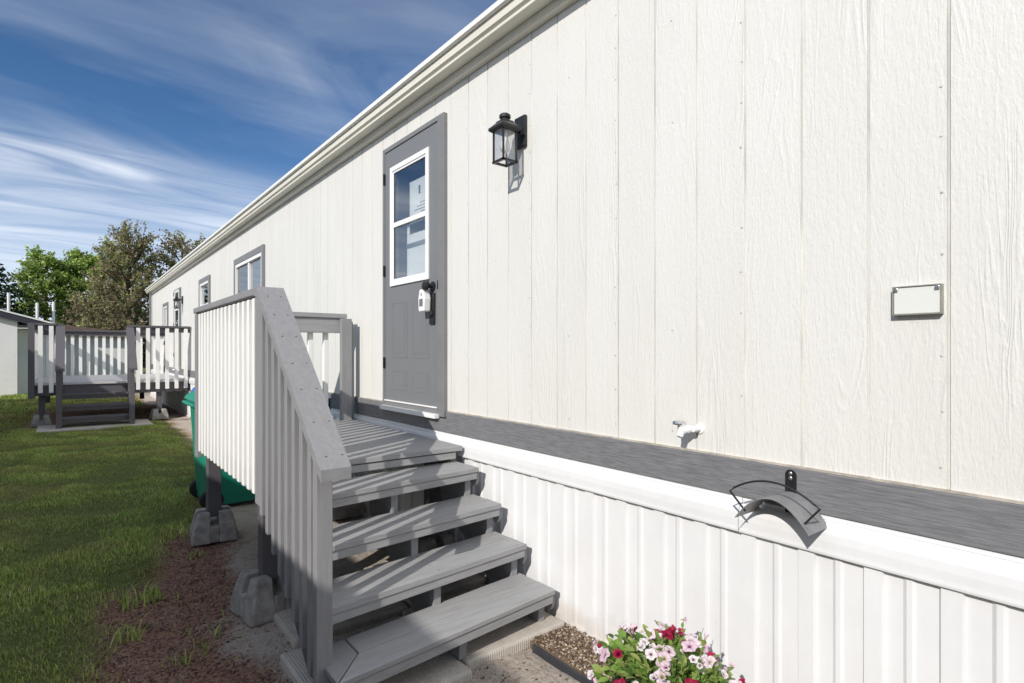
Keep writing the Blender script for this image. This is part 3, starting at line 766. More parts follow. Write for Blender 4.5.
# far rail across the landing
box('rail_cap', M['grey_x'], porch, .84, 1.835, 4.585, 4.70, 1.625, 1.662)
box('rail', M['grey_x'], porch, .80, 1.80, 4.60, 4.638, 1.50, 1.622)
x = .90
while x < 1.76:
    box('baluster', M['white_z'], porch, x, x + .038, 4.642, 4.68, .66, 1.60, bevel=.003); x += .1265
box('post', M['grey_z'], porch, 1.775, 1.863, 4.55, 4.597, .58, 1.62)
m = MB(); m.prism([(1.868, 0, .70), (1.905, 0, .70), (1.905, 0, 1.53), (1.890, 0, 1.60), (1.868, 0, 1.60)], (0, 4.60, 0), (0, 4.64, 0)); m.build('trim_board', M['grey_z'], porch, .003)
# posts to the ground and deck blocks
for (x, y) in ((.775, 3.06), (.775, 4.50), (1.76, 3.06), (1.76, 4.50)):
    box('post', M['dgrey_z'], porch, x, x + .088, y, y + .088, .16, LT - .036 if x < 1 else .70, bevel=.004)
def block_mesh():
    m = MB(); s = [(.145, 0), (.14, .05), (.10, .18), (.098, .20)]
    # four corner lugs around a cross slot
    for sx in (-1, 1):
        for sy in (-1, 1):
            o = len(m.v); lv = [(.148, 0), (.143, .06), (.112, .185), (.100, .20)]
            for r, z in lv:
                i = .028
                for px_, py_ in ((i, i), (r, i), (r, r * .93), (r * .93, r), (i, r)): m.v.append((sx * px_, sy * py_, z))
            for l in range(3):
                for q in range(5):
                    q2 = (q + 1) % 5; m.f.append((o + l * 5 + q, o + l * 5 + q2, o + l * 5 + 5 + q2, o + l * 5 + 5 + q))
            m.f += [tuple(o + i for i in range(5)), tuple(o + 15 + i for i in range(5))]
    for a_ in ((-.144, .144, -.0275, .0275), (-.0275, .0275, -.144, -.0285), (-.0275, .0275, .0285, .144)):
        pass
    m.mi = [0] * len(m.f)
    m.box(-.139, .139, -.0278, .0278, .001, .115); m.box(-.0278, .0278, -.139, -.0279, .001, .114); m.box(-.0278, .0278, .0279, .139, .001, .114)
    return m
bl = block_mesh().build('deck_block', M['concrete'], None, .008)
LBL = ['pale concrete deck block under the near porch post beside the stair slats', 'concrete deck block under the porch post in front of the green bin',
       'concrete deck block under the inner porch post by the skirting behind the steps', 'concrete deck block under the inner porch post at the far end of landing',
       'concrete deck block under far deck right of its steps', 'concrete deck block at the left front corner of the far deck']
SPT = [(.819, 3.104, 8), (.819, 4.544, -6), (1.78, 3.104, 3), (1.78, 4.544, 0), (1.40, 13.22, 5), (-.40, 13.25, 0)]
for i, (x, y, a_) in enumerate(SPT):
    o = bl if i == 0 else bl.copy()
    if i: COL.objects.link(o)
    o.location = (x, y, .0); o.rotation_euler.z = R(a_); tag(o, LBL[i], 'deck block', 'concrete deck blocks')

# paving slabs under the steps
SL = [(1.325, 1.90, 1.995, 2.60, 'ribbed concrete slab under right half of the bottom step'), (.72, 1.312, 1.93, 2.56, 'ribbed concrete slab under left half of the bottom step'),
      (.80, 1.38, 2.62, 3.22, 'concrete slab in shade under the middle of the stair'), (1.40, 1.90, 2.66, 3.25, 'sunlit concrete slab by skirting under the landing edge')]
for x0, x1, y0, y1, l in SL:
    s = MB().box(x0, x1, y0, y1, -.03, .032 + random.uniform(-.004, .004)).build('paving_slab', M['slab'], None, .012)
    tag(s, l, 'paving slab', 'paving slabs under the steps')
e = MB(); e.prism([(1.652, 0, -.03), (1.668, 0, -.03), (1.664, 0, .012), (1.661, 0, .017), (1.655, 0, .017), (1.652, 0, .012)], (0, -1.4, 0), (0, 1.955, 0))
tag(e.build('garden_edging', M['plasticbl'], None), 'black plastic edging strip between pebble bed and sandy path', 'edging')

# petunias ----------------------------------------------------------------
pet = empty('petunia_plant', (1.50, 1.18, 0), 'bushy potted petunias with white and crimson flowers by the skirting', 'flowers')
PC = Vector((1.50, 1.10, .115))
MB().lathe((PC.x, PC.y, 0), [(.12, 0), (.17, .27), (.18, .28), (.18, .295), (.16, .295), (.15, .27)], 24).build('pot', M['soilpot'], pet)
def mound(n):
    a = rng.uniform(0, 2 * np.pi, n); r = np.sqrt(rng.random(n)) ; z = np.sqrt(np.clip(1 - r * r, 0, 1))
    rad = .245
    return a, r, z, rad
def plant_leaf(p, d, L, W, col, V_, F_, C_, rot):
    d = Vector(d).normalized(); s_ = d.cross(Vector((0, 0, 1))); s_ = s_.normalized() if s_.length > .01 else Vector((1, 0, 0))
    up = s_.cross(d); s_ = (s_ * math.cos(rot) + up * math.sin(rot)); up = s_.cross(d)
    o = len(V_)
    for t_, w_, z_ in ((0, .1, 0), (.3, .85, .05), (.6, 1, .03), (.85, .6, -.05)):
        for q in (-1, 0, 1): V_.append(tuple(Vector(p) + d * L * t_ + s_ * q * W * w_ + up * (L * z_ + (W * .25 if q else 0)))); C_.append(col)
    V_.append(tuple(Vector(p) + d * L - up * L * .12)); C_.append(col)
    for l in range(3):
        for q in range(2): F_.append((o + l * 3 + q, o + l * 3 + q + 1, o + l * 3 + 4 + q, o + l * 3 + 3 + q))
    F_ += [(o + 9, o + 10, o + 12), (o + 10, o + 11, o + 12)]
Vv, Ff, Cc = [], [], []
rp = random.Random(11)
def surf(a_, z):
    """loose uneven outline of the plant"""
    n_ = mnoise.noise(Vector((math.cos(a_) * 1.7, math.sin(a_) * 1.7, z * 1.5 + 4)))
    return 1 + .34 * n_
for i in range(900):
    a_ = rp.uniform(0, 2 * math.pi); r = math.sqrt(rp.random()); z = math.sqrt(max(0, 1 - r * r))
    q = rp.uniform(.70, 1.04) * surf(a_, z)
    p = PC + Vector((math.cos(a_) * r * .175 * q, math.sin(a_) * r * .225 * q, .12 + z * .165 * q + rp.uniform(-.025, .02)))
    dd = Vector((math.cos(a_) * r + rp.uniform(-.6, .6), math.sin(a_) * r + rp.uniform(-.6, .6), z * .6 + rp.uniform(-.4, .6)))
    k = rp.choice([(.20, .34, .07), (.27, .42, .10), (.36, .48, .14), (.13, .24, .06), (.42, .47, .15)]); s_ = rp.uniform(.75, 1.2)
    plant_leaf(p, dd, rp.uniform(.020, .048), rp.uniform(.007, .014), tuple(c * s_ for c in k), Vv, Ff, Cc, rp.uniform(-.9, .9))
stem = MB()
def stalk(p, d, L, n=3):
    """thin shoot standing out of the mound with a few leaves"""
    d = Vector(d).normalized(); e = Vector(p) + d * L
    stem.tube([p, tuple(Vector(p) + d * L * .5 + Vector((0, 0, .006))), tuple(e)], [.0018, .0015, .001], 5)
    for k in range(n):
        b = Vector(p) + d * L * (.3 + .6 * k / n)
        plant_leaf(b, d + Vector((rp.uniform(-1, 1), rp.uniform(-1, 1), rp.uniform(-.2, .6))), rp.uniform(.014, .03), rp.uniform(.004, .008), (.25, .36, .10), Vv, Ff, Cc, rp.uniform(-.8, .8))
    return e
ends = []
for i in range(26):
    a_ = rp.uniform(0, 2 * math.pi); r = rp.uniform(.2, 1); z = math.sqrt(1 - r * r); q = surf(a_, z)
    p = PC + Vector((math.cos(a_) * r * .16 * q, math.sin(a_) * r * .21 * q, .12 + z * .155 * q))
    ends.append(stalk(p, (math.cos(a_) * r * .8, math.sin(a_) * r * .8, .5 + z), rp.uniform(.05, .10)))
mb = MB(); mb.v = Vv; mb.f = Ff; mb.mi = [0] * len(Ff)
fo = mb.build('foliage', M['leaf'], pet, fix=False, smooth=True)
a = fo.data.attributes.new('tint', 'FLOAT_COLOR', 'POINT'); a.data.foreach_set('color', [c for q in Cc for c in (*q, 1)])
stem.build('stems', simple('green_stem', (.22, .30, .10), .6, .2, 20, 0), pet)
def blossom(p, nrm, rad, col, throat, close, squash):
    nrm = Vector(nrm).normalized(); u = nrm.cross(Vector((.3, .2, 1))).normalized(); w = nrm.cross(u)
    V_, C_, F_ = [], [], []; seg = 30; spin = rp.uniform(0, 6); ph = [rp.uniform(0, 6) for _ in range(3)]
    droop = [rp.uniform(-.22, .16) for _ in range(5)]
    mid = tuple(a * .7 + b * .3 for a, b in zip(col, throat))
    rows = ((.05, -.75, throat), (.13, -.30, throat), (.26, -.06, mid), (.62, .05, col), (.86, .02, col), (1.0, -.05, col))
    for t_, h_, c_ in rows:
        for s_ in range(seg):
            an = 2 * math.pi * s_ / seg; lobe = int(5 * s_ / seg)
            lob = 1 - .20 * (.5 + .5 * math.cos(5 * an)) ** 2 * (t_ > .5)
            ruf = (.07 * math.sin(3 * an + ph[0]) + .05 * math.sin(8 * an + ph[1])) * max(0, t_ - .3) * 1.5
            bend = droop[lobe] * (.5 - .5 * math.cos(5 * an)) * max(0, t_ - .35) * 1.6
            rr_ = rad * t_ * lob * (1 - close * .55 * t_)
            V_.append(tuple(Vector(p) + u * math.cos(an + spin) * rr_ + w * math.sin(an + spin) * rr_ * squash + nrm * rad * (h_ + ruf + bend + close * .8 * t_)))
            vein = .80 if (s_ % 6 == 3 and t_ > .2) else 1
            C_.append(tuple(c * vein * rp.uniform(.94, 1.04) for c in c_))
    for l in range(5):
        for s_ in range(seg):
            s2 = (s_ + 1) % seg; F_.append((l * seg + s_, l * seg + s2, l * seg + seg + s2, l * seg + seg + s_))
    m = MB(); m.v = V_; m.f = F_; m.mi = [0] * len(F_)
    o = m.build('blossom', M['petal'], pet, fix=False, smooth=True)
    a = o.data.attributes.new('tint', 'FLOAT_COLOR', 'POINT'); a.data.foreach_set('color', [c for q in C_ for c in (*q, 1)])
    return o
def colours(left):
    if rp.random() < (.36 if left else .20): return rp.choice([(.42, .010, .07), (.34, .006, .05), (.50, .02, .11)]), (.07, .0, .02)
    return rp.choice([(.86, .76, .80), (.84, .68, .75), (.88, .82, .84), (.80, .60, .70)]), rp.choice([(.20, .04, .14), (.30, .10, .20), (.42, .36, .16)])
for i in range(135):
    a_ = rp.uniform(0, 2 * math.pi); r = math.sqrt(rp.uniform(.0, 1.0)); z = math.sqrt(max(0, 1 - r * r)); q = surf(a_, z) * rp.uniform(.98, 1.16)
    if math.sin(a_) < 0 and rp.random() < .40: continue
    p = PC + Vector((math.cos(a_) * r * .185 * q, math.sin(a_) * r * .24 * q, .13 + z * .175 * q))
    n_ = Vector((math.cos(a_) * r - .45, math.sin(a_) * r - .3, z * .6 + .2)) + Vector((rp.uniform(-.6, .6), rp.uniform(-.6, .6), rp.uniform(-.4, .5)))
    c_, t_ = colours(math.sin(a_) * r > .15)
    blossom(p, n_, rp.uniform(.017, .029), c_, t_, rp.choice([0, 0, 0, 0, .15, .4, .7]), rp.uniform(.72, 1.0))
for e in ends[:11]:
    c_, t_ = colours(e.y > PC.y)
    blossom(e, (rp.uniform(-.8, .4), rp.uniform(-.6, .6), rp.uniform(.1, .8)), rp.uniform(.012, .022), c_, t_, rp.choice([.2, .7, 1.0]), rp.uniform(.7, 1))

# black corrugated hose end lying past the far rail
hz = MB()
pr_ = []
for i in range(36): pr_ += [(.038, i * .026), (.050, i * .026 + .006), (.050, i * .026 + .016), (.038, i * .026 + .022)]
hz.lathe((1.715, 4.775, .015), pr_, 14)
tag(hz.build('drain_hose', M['rubber'], None), 'black ribbed drain hose standing upright behind the far porch rail', 'hose')

# ------------------------------------------------------------------ wheelie bins
def bin_(x, y, rz, mat, label, lidc):
    t = empty('wheelie_bin', (x, y, 0), label, 'wheelie bin', 'wheelie bins by the porch')
    m = MB(); o = 0
    lv = [(.235, .265, .03), (.245, .275, .12), (.285, .33, .92), (.305, .35, .93), (.305, .35, .97)]   # half depth (x), half width (y)
    # taper like a moulded bin
    for hx, hy, z in lv:
        c = .05
        m.v += [(x - hx + c, y - hy, z), (x + hx - c, y - hy, z), (x + hx, y - hy + c, z), (x + hx, y + hy - c, z), (x + hx - c, y + hy, z), (x - hx + c, y + hy, z), (x - hx, y + hy - c, z), (x - hx, y - hy + c, z)]
    for l in range(len(lv) - 1):
        for q in range(8):
            q2 = (q + 1) % 8; m.f.append((l * 8 + q, l * 8 + q2, l * 8 + 8 + q2, l * 8 + 8 + q))
    m.f += [tuple(range(8))[::-1], tuple(len(m.v) - 8 + i for i in range(8))]; m.mi = [0] * len(m.f)
    m.build('body', mat, t, .006)
    l = MB(); l.prism([(x - .315, 0, .975), (x + .33, 0, .975), (x + .335, 0, .995), (x + .25, 0, 1.045), (x - .26, 0, 1.05), (x - .305, 0, 1.02), (x - .325, 0, .985)], (0, y - .355, 0), (0, y + .355, 0)); l.build('lid', lidc, t, .015)
    h = MB(); h.tube([(x - .28, y - .28, .94), (x - .335, y - .28, .955), (x - .335, y + .28, .955), (x - .28, y + .28, .94)], .016, 8); h.build('handle', mat, t)
    for s_ in (-1, 1):
        w = MB(); w.lathe((x - .20, y + s_ * .255 - .025, .095), [(.03, 0), (.085, .004), (.095, .010), (.095, .040), (.085, .046), (.03, .05)], 22, 'y'); w.build('wheel', M['rubber'], t)
    for c_ in t.children:
        c_.data.transform(Matrix.Diagonal((1, 1, .93, 1)))
    return t
b1 = bin_(1.15, 5.60, 0, M['greenbin'], 'green wheelie bin half hidden behind the white slats', M['greenbin'])
g2 = MB()
# decal sits on the front-left side wall (y- face)
for i, (xx, w) in enumerate(((.91, .03), (.915, .045), (.915, .04), (.915, .045), (.915, .03))):
    zz = .78 - i * .04; yy_ = 5.60 - (.275 + (.33 - .275) * (zz - .12) / .8) - .003
    g2.box(xx, xx + w, yy_, yy_ + .006, zz, zz + .022)
g2.build('printed_mark', M['white_pvc'], b1)
bin_(1.36, 6.62, 0, M['bluebin'], 'blue wheelie bin behind the green one', M['bluebin'])

# ------------------------------------------------------------------ far deck
deck = empty('deck', (.7, 15.5, 0), 'distant raised deck with white slat railings and steps by the far door', 'deck')
DX0, DX1, DY0, DY1 = -.57, 1.93, 13.1, 16.9
yy = DY0
while yy < DY1 - .02:
    y1 = min(yy + .139, DY1); box('floor_board', M['bleached'], deck, DX0, DX1, yy, y1 - .006, .735, .772, bevel=0); yy = y1
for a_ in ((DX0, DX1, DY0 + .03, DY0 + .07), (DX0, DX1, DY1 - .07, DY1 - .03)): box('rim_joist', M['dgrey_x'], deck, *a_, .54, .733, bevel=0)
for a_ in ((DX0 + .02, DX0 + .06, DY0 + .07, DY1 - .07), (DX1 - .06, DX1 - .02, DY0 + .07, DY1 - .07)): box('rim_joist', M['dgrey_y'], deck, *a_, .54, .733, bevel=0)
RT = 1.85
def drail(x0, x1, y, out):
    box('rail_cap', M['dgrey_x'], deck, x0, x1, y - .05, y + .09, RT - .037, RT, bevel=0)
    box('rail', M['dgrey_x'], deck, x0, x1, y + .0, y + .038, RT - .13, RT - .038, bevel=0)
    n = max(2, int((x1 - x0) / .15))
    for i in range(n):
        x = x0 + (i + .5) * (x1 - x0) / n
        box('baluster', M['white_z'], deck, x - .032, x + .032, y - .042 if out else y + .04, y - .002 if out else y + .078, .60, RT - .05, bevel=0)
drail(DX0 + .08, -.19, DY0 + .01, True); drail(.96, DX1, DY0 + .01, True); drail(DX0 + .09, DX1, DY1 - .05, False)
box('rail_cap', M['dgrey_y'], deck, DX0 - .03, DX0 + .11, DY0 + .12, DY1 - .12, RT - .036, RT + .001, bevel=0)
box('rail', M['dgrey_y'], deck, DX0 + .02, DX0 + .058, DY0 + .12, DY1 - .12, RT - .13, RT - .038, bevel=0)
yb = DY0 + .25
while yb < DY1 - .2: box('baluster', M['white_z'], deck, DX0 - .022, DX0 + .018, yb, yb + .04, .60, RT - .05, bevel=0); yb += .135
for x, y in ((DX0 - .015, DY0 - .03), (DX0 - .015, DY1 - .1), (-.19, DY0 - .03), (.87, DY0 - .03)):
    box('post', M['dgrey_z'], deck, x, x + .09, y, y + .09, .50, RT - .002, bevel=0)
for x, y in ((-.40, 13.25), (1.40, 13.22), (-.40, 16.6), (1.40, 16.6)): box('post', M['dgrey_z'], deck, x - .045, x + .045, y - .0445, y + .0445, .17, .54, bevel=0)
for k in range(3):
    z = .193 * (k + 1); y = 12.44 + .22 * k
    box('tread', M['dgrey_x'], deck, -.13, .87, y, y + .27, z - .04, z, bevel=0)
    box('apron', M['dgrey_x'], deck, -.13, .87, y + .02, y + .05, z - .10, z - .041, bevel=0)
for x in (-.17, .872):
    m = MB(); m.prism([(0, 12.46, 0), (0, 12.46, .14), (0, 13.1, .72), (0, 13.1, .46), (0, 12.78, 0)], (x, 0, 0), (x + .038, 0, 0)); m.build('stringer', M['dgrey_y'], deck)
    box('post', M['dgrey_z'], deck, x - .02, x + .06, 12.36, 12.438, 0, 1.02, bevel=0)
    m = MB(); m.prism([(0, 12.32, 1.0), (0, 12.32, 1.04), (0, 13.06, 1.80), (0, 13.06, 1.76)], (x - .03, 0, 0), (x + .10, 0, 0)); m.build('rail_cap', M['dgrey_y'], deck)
ds = MB().box(-.45, 1.2, 12.15, 13.1, -.03, .02).build('paving_slab', M['slab'], None, .01); tag(ds, 'low concrete slab under the far deck steps', 'paving slab')

# ------------------------------------------------------------------ neighbouring buildings
nb = empty('mobile_home', (-5, 5, 0), 'neighbouring white mobile home left of the camera that shades the lawn', 'mobile home')
NX = -3.12; NY0, NY1 = -9.0, 18.4
MB().box(-7.2, NX, NY0, NY1, .75, 2.96).build('wall', M['lap'], nb)
MB().box(-7.15, NX - .03, NY0 + .03, NY1 - .03, -.02, .749).build('skirting', M['skirt'], nb)
MB().prism([(-7.4, 0, 2.95), (-3.0, 0, 2.95), (-3.0, 0, 3.025), (-5.2, 0, 3.36), (-7.4, 0, 3.025)], (0, NY0 - .15, 0), (0, NY1 + .1, 0)).build('roof', M['shingle'], nb)
for y in (-3, 1.5, 6.2, 11.0, 15.2):
    w = ring(MB(), NX - .01, NX + .03, y, y + 1.3, 1.6, 2.6, .08).build('window', M['trimgrey'], nb)
    MB().box(NX - .005, NX + .012, y + .081, y + 1.219, 1.681, 2.519).build('pane', simple('dark_window_glass', (.03, .035, .04), .05, .1, 2, 0), w)
# gabled house at the far left
ha = empty('gabled_house', (-4, 24, 0), 'white gabled house with dark shingle roof at the far left edge', 'house')
HY = 22.4
ev, slope = 2.13, .30
xr = -.25
MB().prism([(-8.0, 0, 0), (-1.25, 0, 0), (-1.25, 0, 2.30), (-4.6, 0, 3.25), (-8.0, 0, 2.30)], (0, HY + .15, 0), (0, 31, 0)).build('wall', M['lap'], ha)
MB().box(-1.248, -.62, HY + .55, 30.5, 0, 2.16).build('wall', M['lapgrey'], ha)
MB().prism([(xr, 0, ev - .08), (xr, 0, ev), (-4.6, 0, ev + 1.32), (-8.9, 0, ev), (-8.9, 0, ev - .08), (-4.6, 0, ev + 1.22)], (0, HY, 0), (0, 31.3, 0)).build('roof', M['shingle'], ha)
MB().prism([(xr + .01, 0, ev - .20), (xr + .01, 0, ev - .02), (-4.6, 0, ev + 1.29), (-8.9, 0, ev - .02), (-8.9, 0, ev - .20), (-4.6, 0, ev + 1.12)], (0, HY - .06, 0), (0, HY - .005, 0)).build('bargeboard', simple('dark_slate_fascia', (.035, .037, .05), .6, .2, 8, .1), ha)
MB().prism([(xr + .03, 0, ev - .01), (xr + .03, 0, ev + .035), (-4.6, 0, ev + 1.36), (-4.6, 0, ev + 1.31)], (0, HY - .09, 0), (0, HY + .03, 0)).build('drip_edge', M['whitemetal'], ha)
MB().box(-1.24, xr - .04, HY + .02, HY + .5, ev - .10, ev - .082).build('soffit', M['white_x'], ha)
for x, y, z1 in ((-.82, 23.4, 2.88), (-.42, 23.6, 2.95), (-1.55, 24.2, 3.2)):
    zb = ev + (xr - x) * .30; MB().lathe((x, y, zb - .15), [(.04, 0), (.04, z1 - zb + .15)], 12).build('vent_pipe', M['whitemetal'], ha)
# long low shed behind the deck
hb = empty('low_shed', (2, 27, 0), 'long low pale shed with brown roof behind the far deck', 'shed')
MB().box(-.55, 1.75, 25.0, 30.5, 0, 1.93).build('wall', M['lapgrey'], hb)
MB().prism([(-.9, 0, 1.93), (2.75, 0, 1.80), (2.75, 0, 1.88), (-.9, 0, 2.36)], (0, 24.7, 0), (0, 30.8, 0)).build('roof', M['brownroof'], hb)

# ------------------------------------------------------------------ trees
def tree(name, x, y, h, rx, z0, shape, nl, size, pal, label, seed, nb_=26, spiky=False):
    global rng
    rng = np.random.default_rng(seed); rr = random.Random(seed)
    t = empty(name, (x, y, 0), label, 'tree')
    m = MB(); top = Vector((x + rr.uniform(-.2, .2), y, h * .86))
    m.tube([(x, y, -.1), (x + rr.uniform(-.1, .1), y, h * .3), (x + rr.uniform(-.15, .15), y, h * .6), tuple(top)], [.16, .12, .07, .02], 9)
    tips = []
    for i in range(nb_):
        f = (i + .5) / nb_; zz = z0 + (h - z0) * (.03 + .90 * f)
        a_ = i * 2.399 + rr.uniform(-.5, .5); r = rx * shape(f) * rr.uniform(.72, 1.12)
        rise = rr.uniform(.15, .45) * r + (.5 if spiky else .25)
        st = Vector((x, y, max(.4, zz - rise * .9)))
        en = Vector((x + math.cos(a_) * r, y + math.sin(a_) * r, zz + rise * .2))
        md = st.lerp(en, .55) + Vector((0, 0, rise * .12 + rr.uniform(-.1, .1)))
        m.tube([st, md, en], [.05, .03, .010], 6)
        for q in range(9):
            f2 = rr.uniform(.35, 1.0); b0 = st.lerp(md, f2 * 1.6) if f2 < .55 else md.lerp(en, (f2 - .55) / .45)
            L = rr.uniform(.35, .8) * (1.25 if spiky else 1)
            d_ = Vector((math.cos(a_) + rr.uniform(-.9, .9), math.sin(a_) + rr.uniform(-.9, .9), rr.uniform(.1, 1.7 if spiky else .9))).normalized()
            e_ = b0 + d_ * L
            m.tube([b0, e_], [.012, .004], 4); tips.append((b0, e_))
    m.build('trunk', M['bark'], t)
    P0 = np.array([tuple(a) for a, b in tips]); P1 = np.array([tuple(b) for a, b in tips])
    def fn(n):
        k = rng.integers(0, len(tips), n); f = rng.uniform(.1, 1.05, n)[:, None]
        sp = (.10 if spiky else .17)
        p = P0[k] * (1 - f) + P1[k] * f + rng.normal(size=(n, 3)) * sp * (1.15 - f * .6)
        tone = np.random.default_rng(seed + 1).uniform(.7, 1.3, len(tips))[k][:, None]
        return p, tone
    v_, f_, c_ = leafcloud(nl, fn, size, pal)
    link('crown', fastmesh('crown', v_, f_, M['leaf'], c_), t)
    return t
GRN = [(.27, .38, .085), (.34, .46, .11), (.20, .29, .07), (.42, .52, .16)]
PUR = [(.29, .24, .13), (.36, .29, .18), (.27, .32, .12), (.40, .33, .21), (.20, .16, .11), (.33, .38, .14)]
oval = lambda f: math.sin(math.pi * min(1, .12 + f * .86)) ** .7
cone = lambda f: (1 - f) ** .8 + .12
tree('poplar_tree', -1.05, 39, 6.75, 1.2, .8, oval, 11000, .095, GRN, 'bright green tree standing leftmost behind the gabled house', 21, 34)
tree('poplar_tree', .55, 39.5, 7.05, 1.15, .8, oval, 12000, .095, GRN, 'bright green tree in the middle of the green row', 22, 34)
tree('poplar_tree', 1.95, 38, 7.3, 1.25, .8, oval, 12000, .095, GRN, 'bright green tree next to the tall dark purple tree', 23, 34)
tree('plum_tree', 2.15, 31.0, 7.0, 1.55, .5, lambda f: (.85 + .4 * math.sin(math.pi * f)) * (1 - f ** 2.2 * .78), 14500, .068, PUR, 'tall dark purple leaved tree beyond the end of the home', 24, 50, True)
tree('plum_tree', 4.25, 31.0, 7.05, 1.6, .5, lambda f: (.85 + .4 * math.sin(math.pi * f)) * (1 - f ** 2.2 * .74), 11500, .068, PUR, 'dark purple leaved tree rising over the white roofline', 25, 42, True)
tree('plum_tree', 1.7, 33.5, 4.3, 1.7, .3, lambda f: (.9 + .3 * math.sin(math.pi * f)) * (1 - f ** 3 * .6), 12000, .07, [(.30, .23, .16), (.26, .25, .13), (.19, .16, .12)], 'shorter brownish bushy tree behind the brown shed roof', 26, 30, True)
# spruce: whorls of drooping boughs
sp_ = empty('spruce_tree', (-3.15, 37.0, 0), 'dark spruce with drooping boughs cut by the left frame edge', 'tree')
m = MB(); m.tube([(-3.15, 37, -.1), (-3.15, 37, 5.9)], [.16, .02], 8); m.build('trunk', M['bark'], sp_)
rng = np.random.default_rng(40); rr = random.Random(40); VV, FF, CC, off = [], [], [], 0
for i in range(150):
    f = i / 150; zz = .6 + 5.2 * f; L = 2.7 * (1 - f) ** .62 + .15; a_ = i * 2.399
    n = int(150 * (1 - f) + 30); s_ = rng.random(n)
    ctr = np.stack([-3.15 + math.cos(a_) * L * s_, 37 + math.sin(a_) * L * s_, zz - .25 * L * s_ + .22 * L * s_ ** 3], 1)
    v_, f_, c_ = leafcloud(n, lambda n: (ctr + rng.normal(size=(n, 3)) * .05, np.ones((n, 1))), .085, [(.025, .045, .025), (.035, .06, .035)])
    VV.append(v_); FF.append(f_ + off); CC.append(c_); off += len(v_)
link('crown', fastmesh('crown', np.concatenate(VV), np.concatenate(FF), M['leaf'], np.concatenate(CC)), sp_)

# ------------------------------------------------------------------ sky, sun, camera
w = bpy.data.worlds.new('World'); S.world = w; w.use_nodes = True
nt = w.node_tree; bg = nt.nodes['Background']
sky = nt.nodes.new('ShaderNodeTexSky'); sky.sky_type = 'NISHITA'; sky.sun_disc = False
el = math.atan2(.68, math.hypot(1, .48)); az = math.atan2(-SUN.x, -SUN.y)
sky.sun_elevation = el; sky.sun_rotation = az % (2 * math.pi); sky.altitude = 2200; sky.air_density = 1.0; sky.dust_density = .2; sky.ozone_density = 3.0
tc = nt.nodes.new('ShaderNodeTexCoord'); sx = nt.nodes.new('ShaderNodeSeparateXYZ'); nt.links.new(tc.outputs['Generated'], sx.inputs[0])
def mth(op, a, b=None, c=None):
    q = nt.nodes.new('ShaderNodeMath'); q.operation = op
    for i, v in enumerate((a, b, c)):
        if v is None: continue
        if isinstance(v, (int, float)): q.inputs[i].default_value = v
        else: nt.links.new(v, q.inputs[i])
    return q.outputs[0]
zc = mth('MAXIMUM', sx.outputs['Z'], .06)
cb = nt.nodes.new('ShaderNodeCombineXYZ'); nt.links.new(mth('DIVIDE', sx.outputs['X'], zc), cb.inputs[0]); nt.links.new(mth('DIVIDE', sx.outputs['Y'], zc), cb.inputs[1])
X_, Y_ = cb.inputs[0].links[0].from_socket, cb.inputs[1].links[0].from_socket
sa, ca = math.sin(R(9.5)), math.cos(R(9.5))
u_ = mth('ADD', mth('MULTIPLY', X_, ca), mth('MULTIPLY', Y_, sa)); v_ = mth('SUBTRACT', mth('MULTIPLY', Y_, ca), mth('MULTIPLY', X_, sa))
def cvec(su, sv, off):
    q = nt.nodes.new('ShaderNodeCombineXYZ'); nt.links.new(mth('MULTIPLY', u_, su), q.inputs[0]); nt.links.new(mth('MULTIPLY', v_, sv), q.inputs[1]); q.inputs[2].default_value = off; return q.outputs[0]
wisp = noise(nt, cvec(.6, 1.5, 1.7), 1.0, 8, .55, 1.3)
broad = noise(nt, cvec(.35, .8, 5.2), 1.0, 5, .55, .6)
wob = noise(nt, cvec(.5, .4, 9.1), 1.0, 4, .5)
def bandm(v0, wid, amp):
    d = mth('DIVIDE', mth('SUBTRACT', mth('ADD', v_, mth('MULTIPLY', mth('SUBTRACT', wob, .5), .9)), v0), wid)
    return mth('MULTIPLY', mth('POWER', 2.718, mth('MULTIPLY', mth('MULTIPLY', d, d), -1.0)), amp)
band = mth('ADD', bandm(3.72, .34, .62), bandm(4.7, .45, .42))
def bwv(c):
    q = nt.nodes.new('ShaderNodeRGBToBW'); nt.links.new(c, q.inputs[0]); return q.outputs[0]
wis = bwv(ramp(nt, wisp, [(.36, 0), (.72, 1)])); brd = bwv(ramp(nt, broad, [(.42, 0), (.75, 1)]))
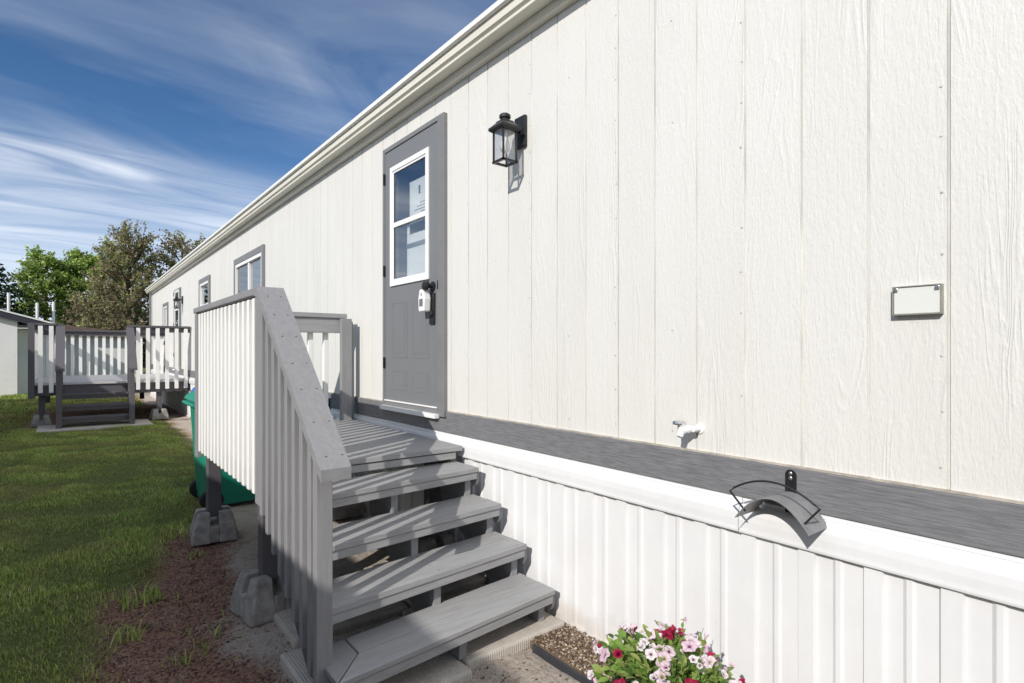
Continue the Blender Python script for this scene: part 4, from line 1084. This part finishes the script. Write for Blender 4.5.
def smooth(val, a, b, t):
    q = nt.nodes.new('ShaderNodeMapRange'); q.interpolation_type = 'SMOOTHSTEP'; nt.links.new(val, q.inputs['Value'])
    q.inputs['From Min'].default_value = a; q.inputs['From Max'].default_value = b; q.inputs['To Max'].default_value = t; return q.outputs[0]
veil = smooth(sx.outputs['Z'], .31, .07, .68)
high = smooth(sx.outputs['Z'], .56, .85, .75)                      # bright cloud sheet added overhead, out of view, to brighten the shade
back = smooth(mth('ADD', mth('MULTIPLY', sx.outputs['X'], .90), mth('MULTIPLY', sx.outputs['Y'], .43)), -.1, -.7, .7)  # more added cloud on the sun side, behind the camera, for the same fill
cl = mth('ADD', mth('MULTIPLY', band, mth('ADD', mth('MULTIPLY', wis, .75), .25)), mth('MULTIPLY', brd, mth('ADD', mth('MULTIPLY', wis, .34), .05)))
cl = mth('ADD', cl, mth('MULTIPLY', veil, mth('ADD', mth('MULTIPLY', wis, .5), .7)))
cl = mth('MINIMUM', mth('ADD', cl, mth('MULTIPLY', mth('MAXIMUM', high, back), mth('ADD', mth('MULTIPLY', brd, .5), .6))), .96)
hs_ = nt.nodes.new('ShaderNodeHueSaturation'); hs_.inputs['Saturation'].default_value = 1.16; nt.links.new(sky.outputs[0], hs_.inputs['Color'])
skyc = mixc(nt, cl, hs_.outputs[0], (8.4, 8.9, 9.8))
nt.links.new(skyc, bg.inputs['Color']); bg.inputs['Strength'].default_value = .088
sun = bpy.data.lights.new('sun', 'SUN'); sun.energy = 3.2; sun.angle = R(.5); sun.color = (1, .955, .885)
so = bpy.data.objects.new('sun', sun); COL.objects.link(so); so.rotation_euler = SUN.to_track_quat('-Z', 'Y').to_euler(); so.location = (-10, -5, 8)
cam = bpy.data.cameras.new('camera'); co = bpy.data.objects.new('camera', cam); COL.objects.link(co); S.camera = co
co.location = (0, 0, 1.35); co.rotation_euler = (R(90), 0, -math.atan(442 / 563))
cam.sensor_width = 36; cam.lens = 563 / 1024 * 36; cam.shift_y = 9.5 / 1024; cam.clip_start = .05; cam.clip_end = 2000
S.view_settings.view_transform = 'Standard'; S.view_settings.look = 'None'; S.view_settings.gamma = 1; S.view_settings.exposure = .36
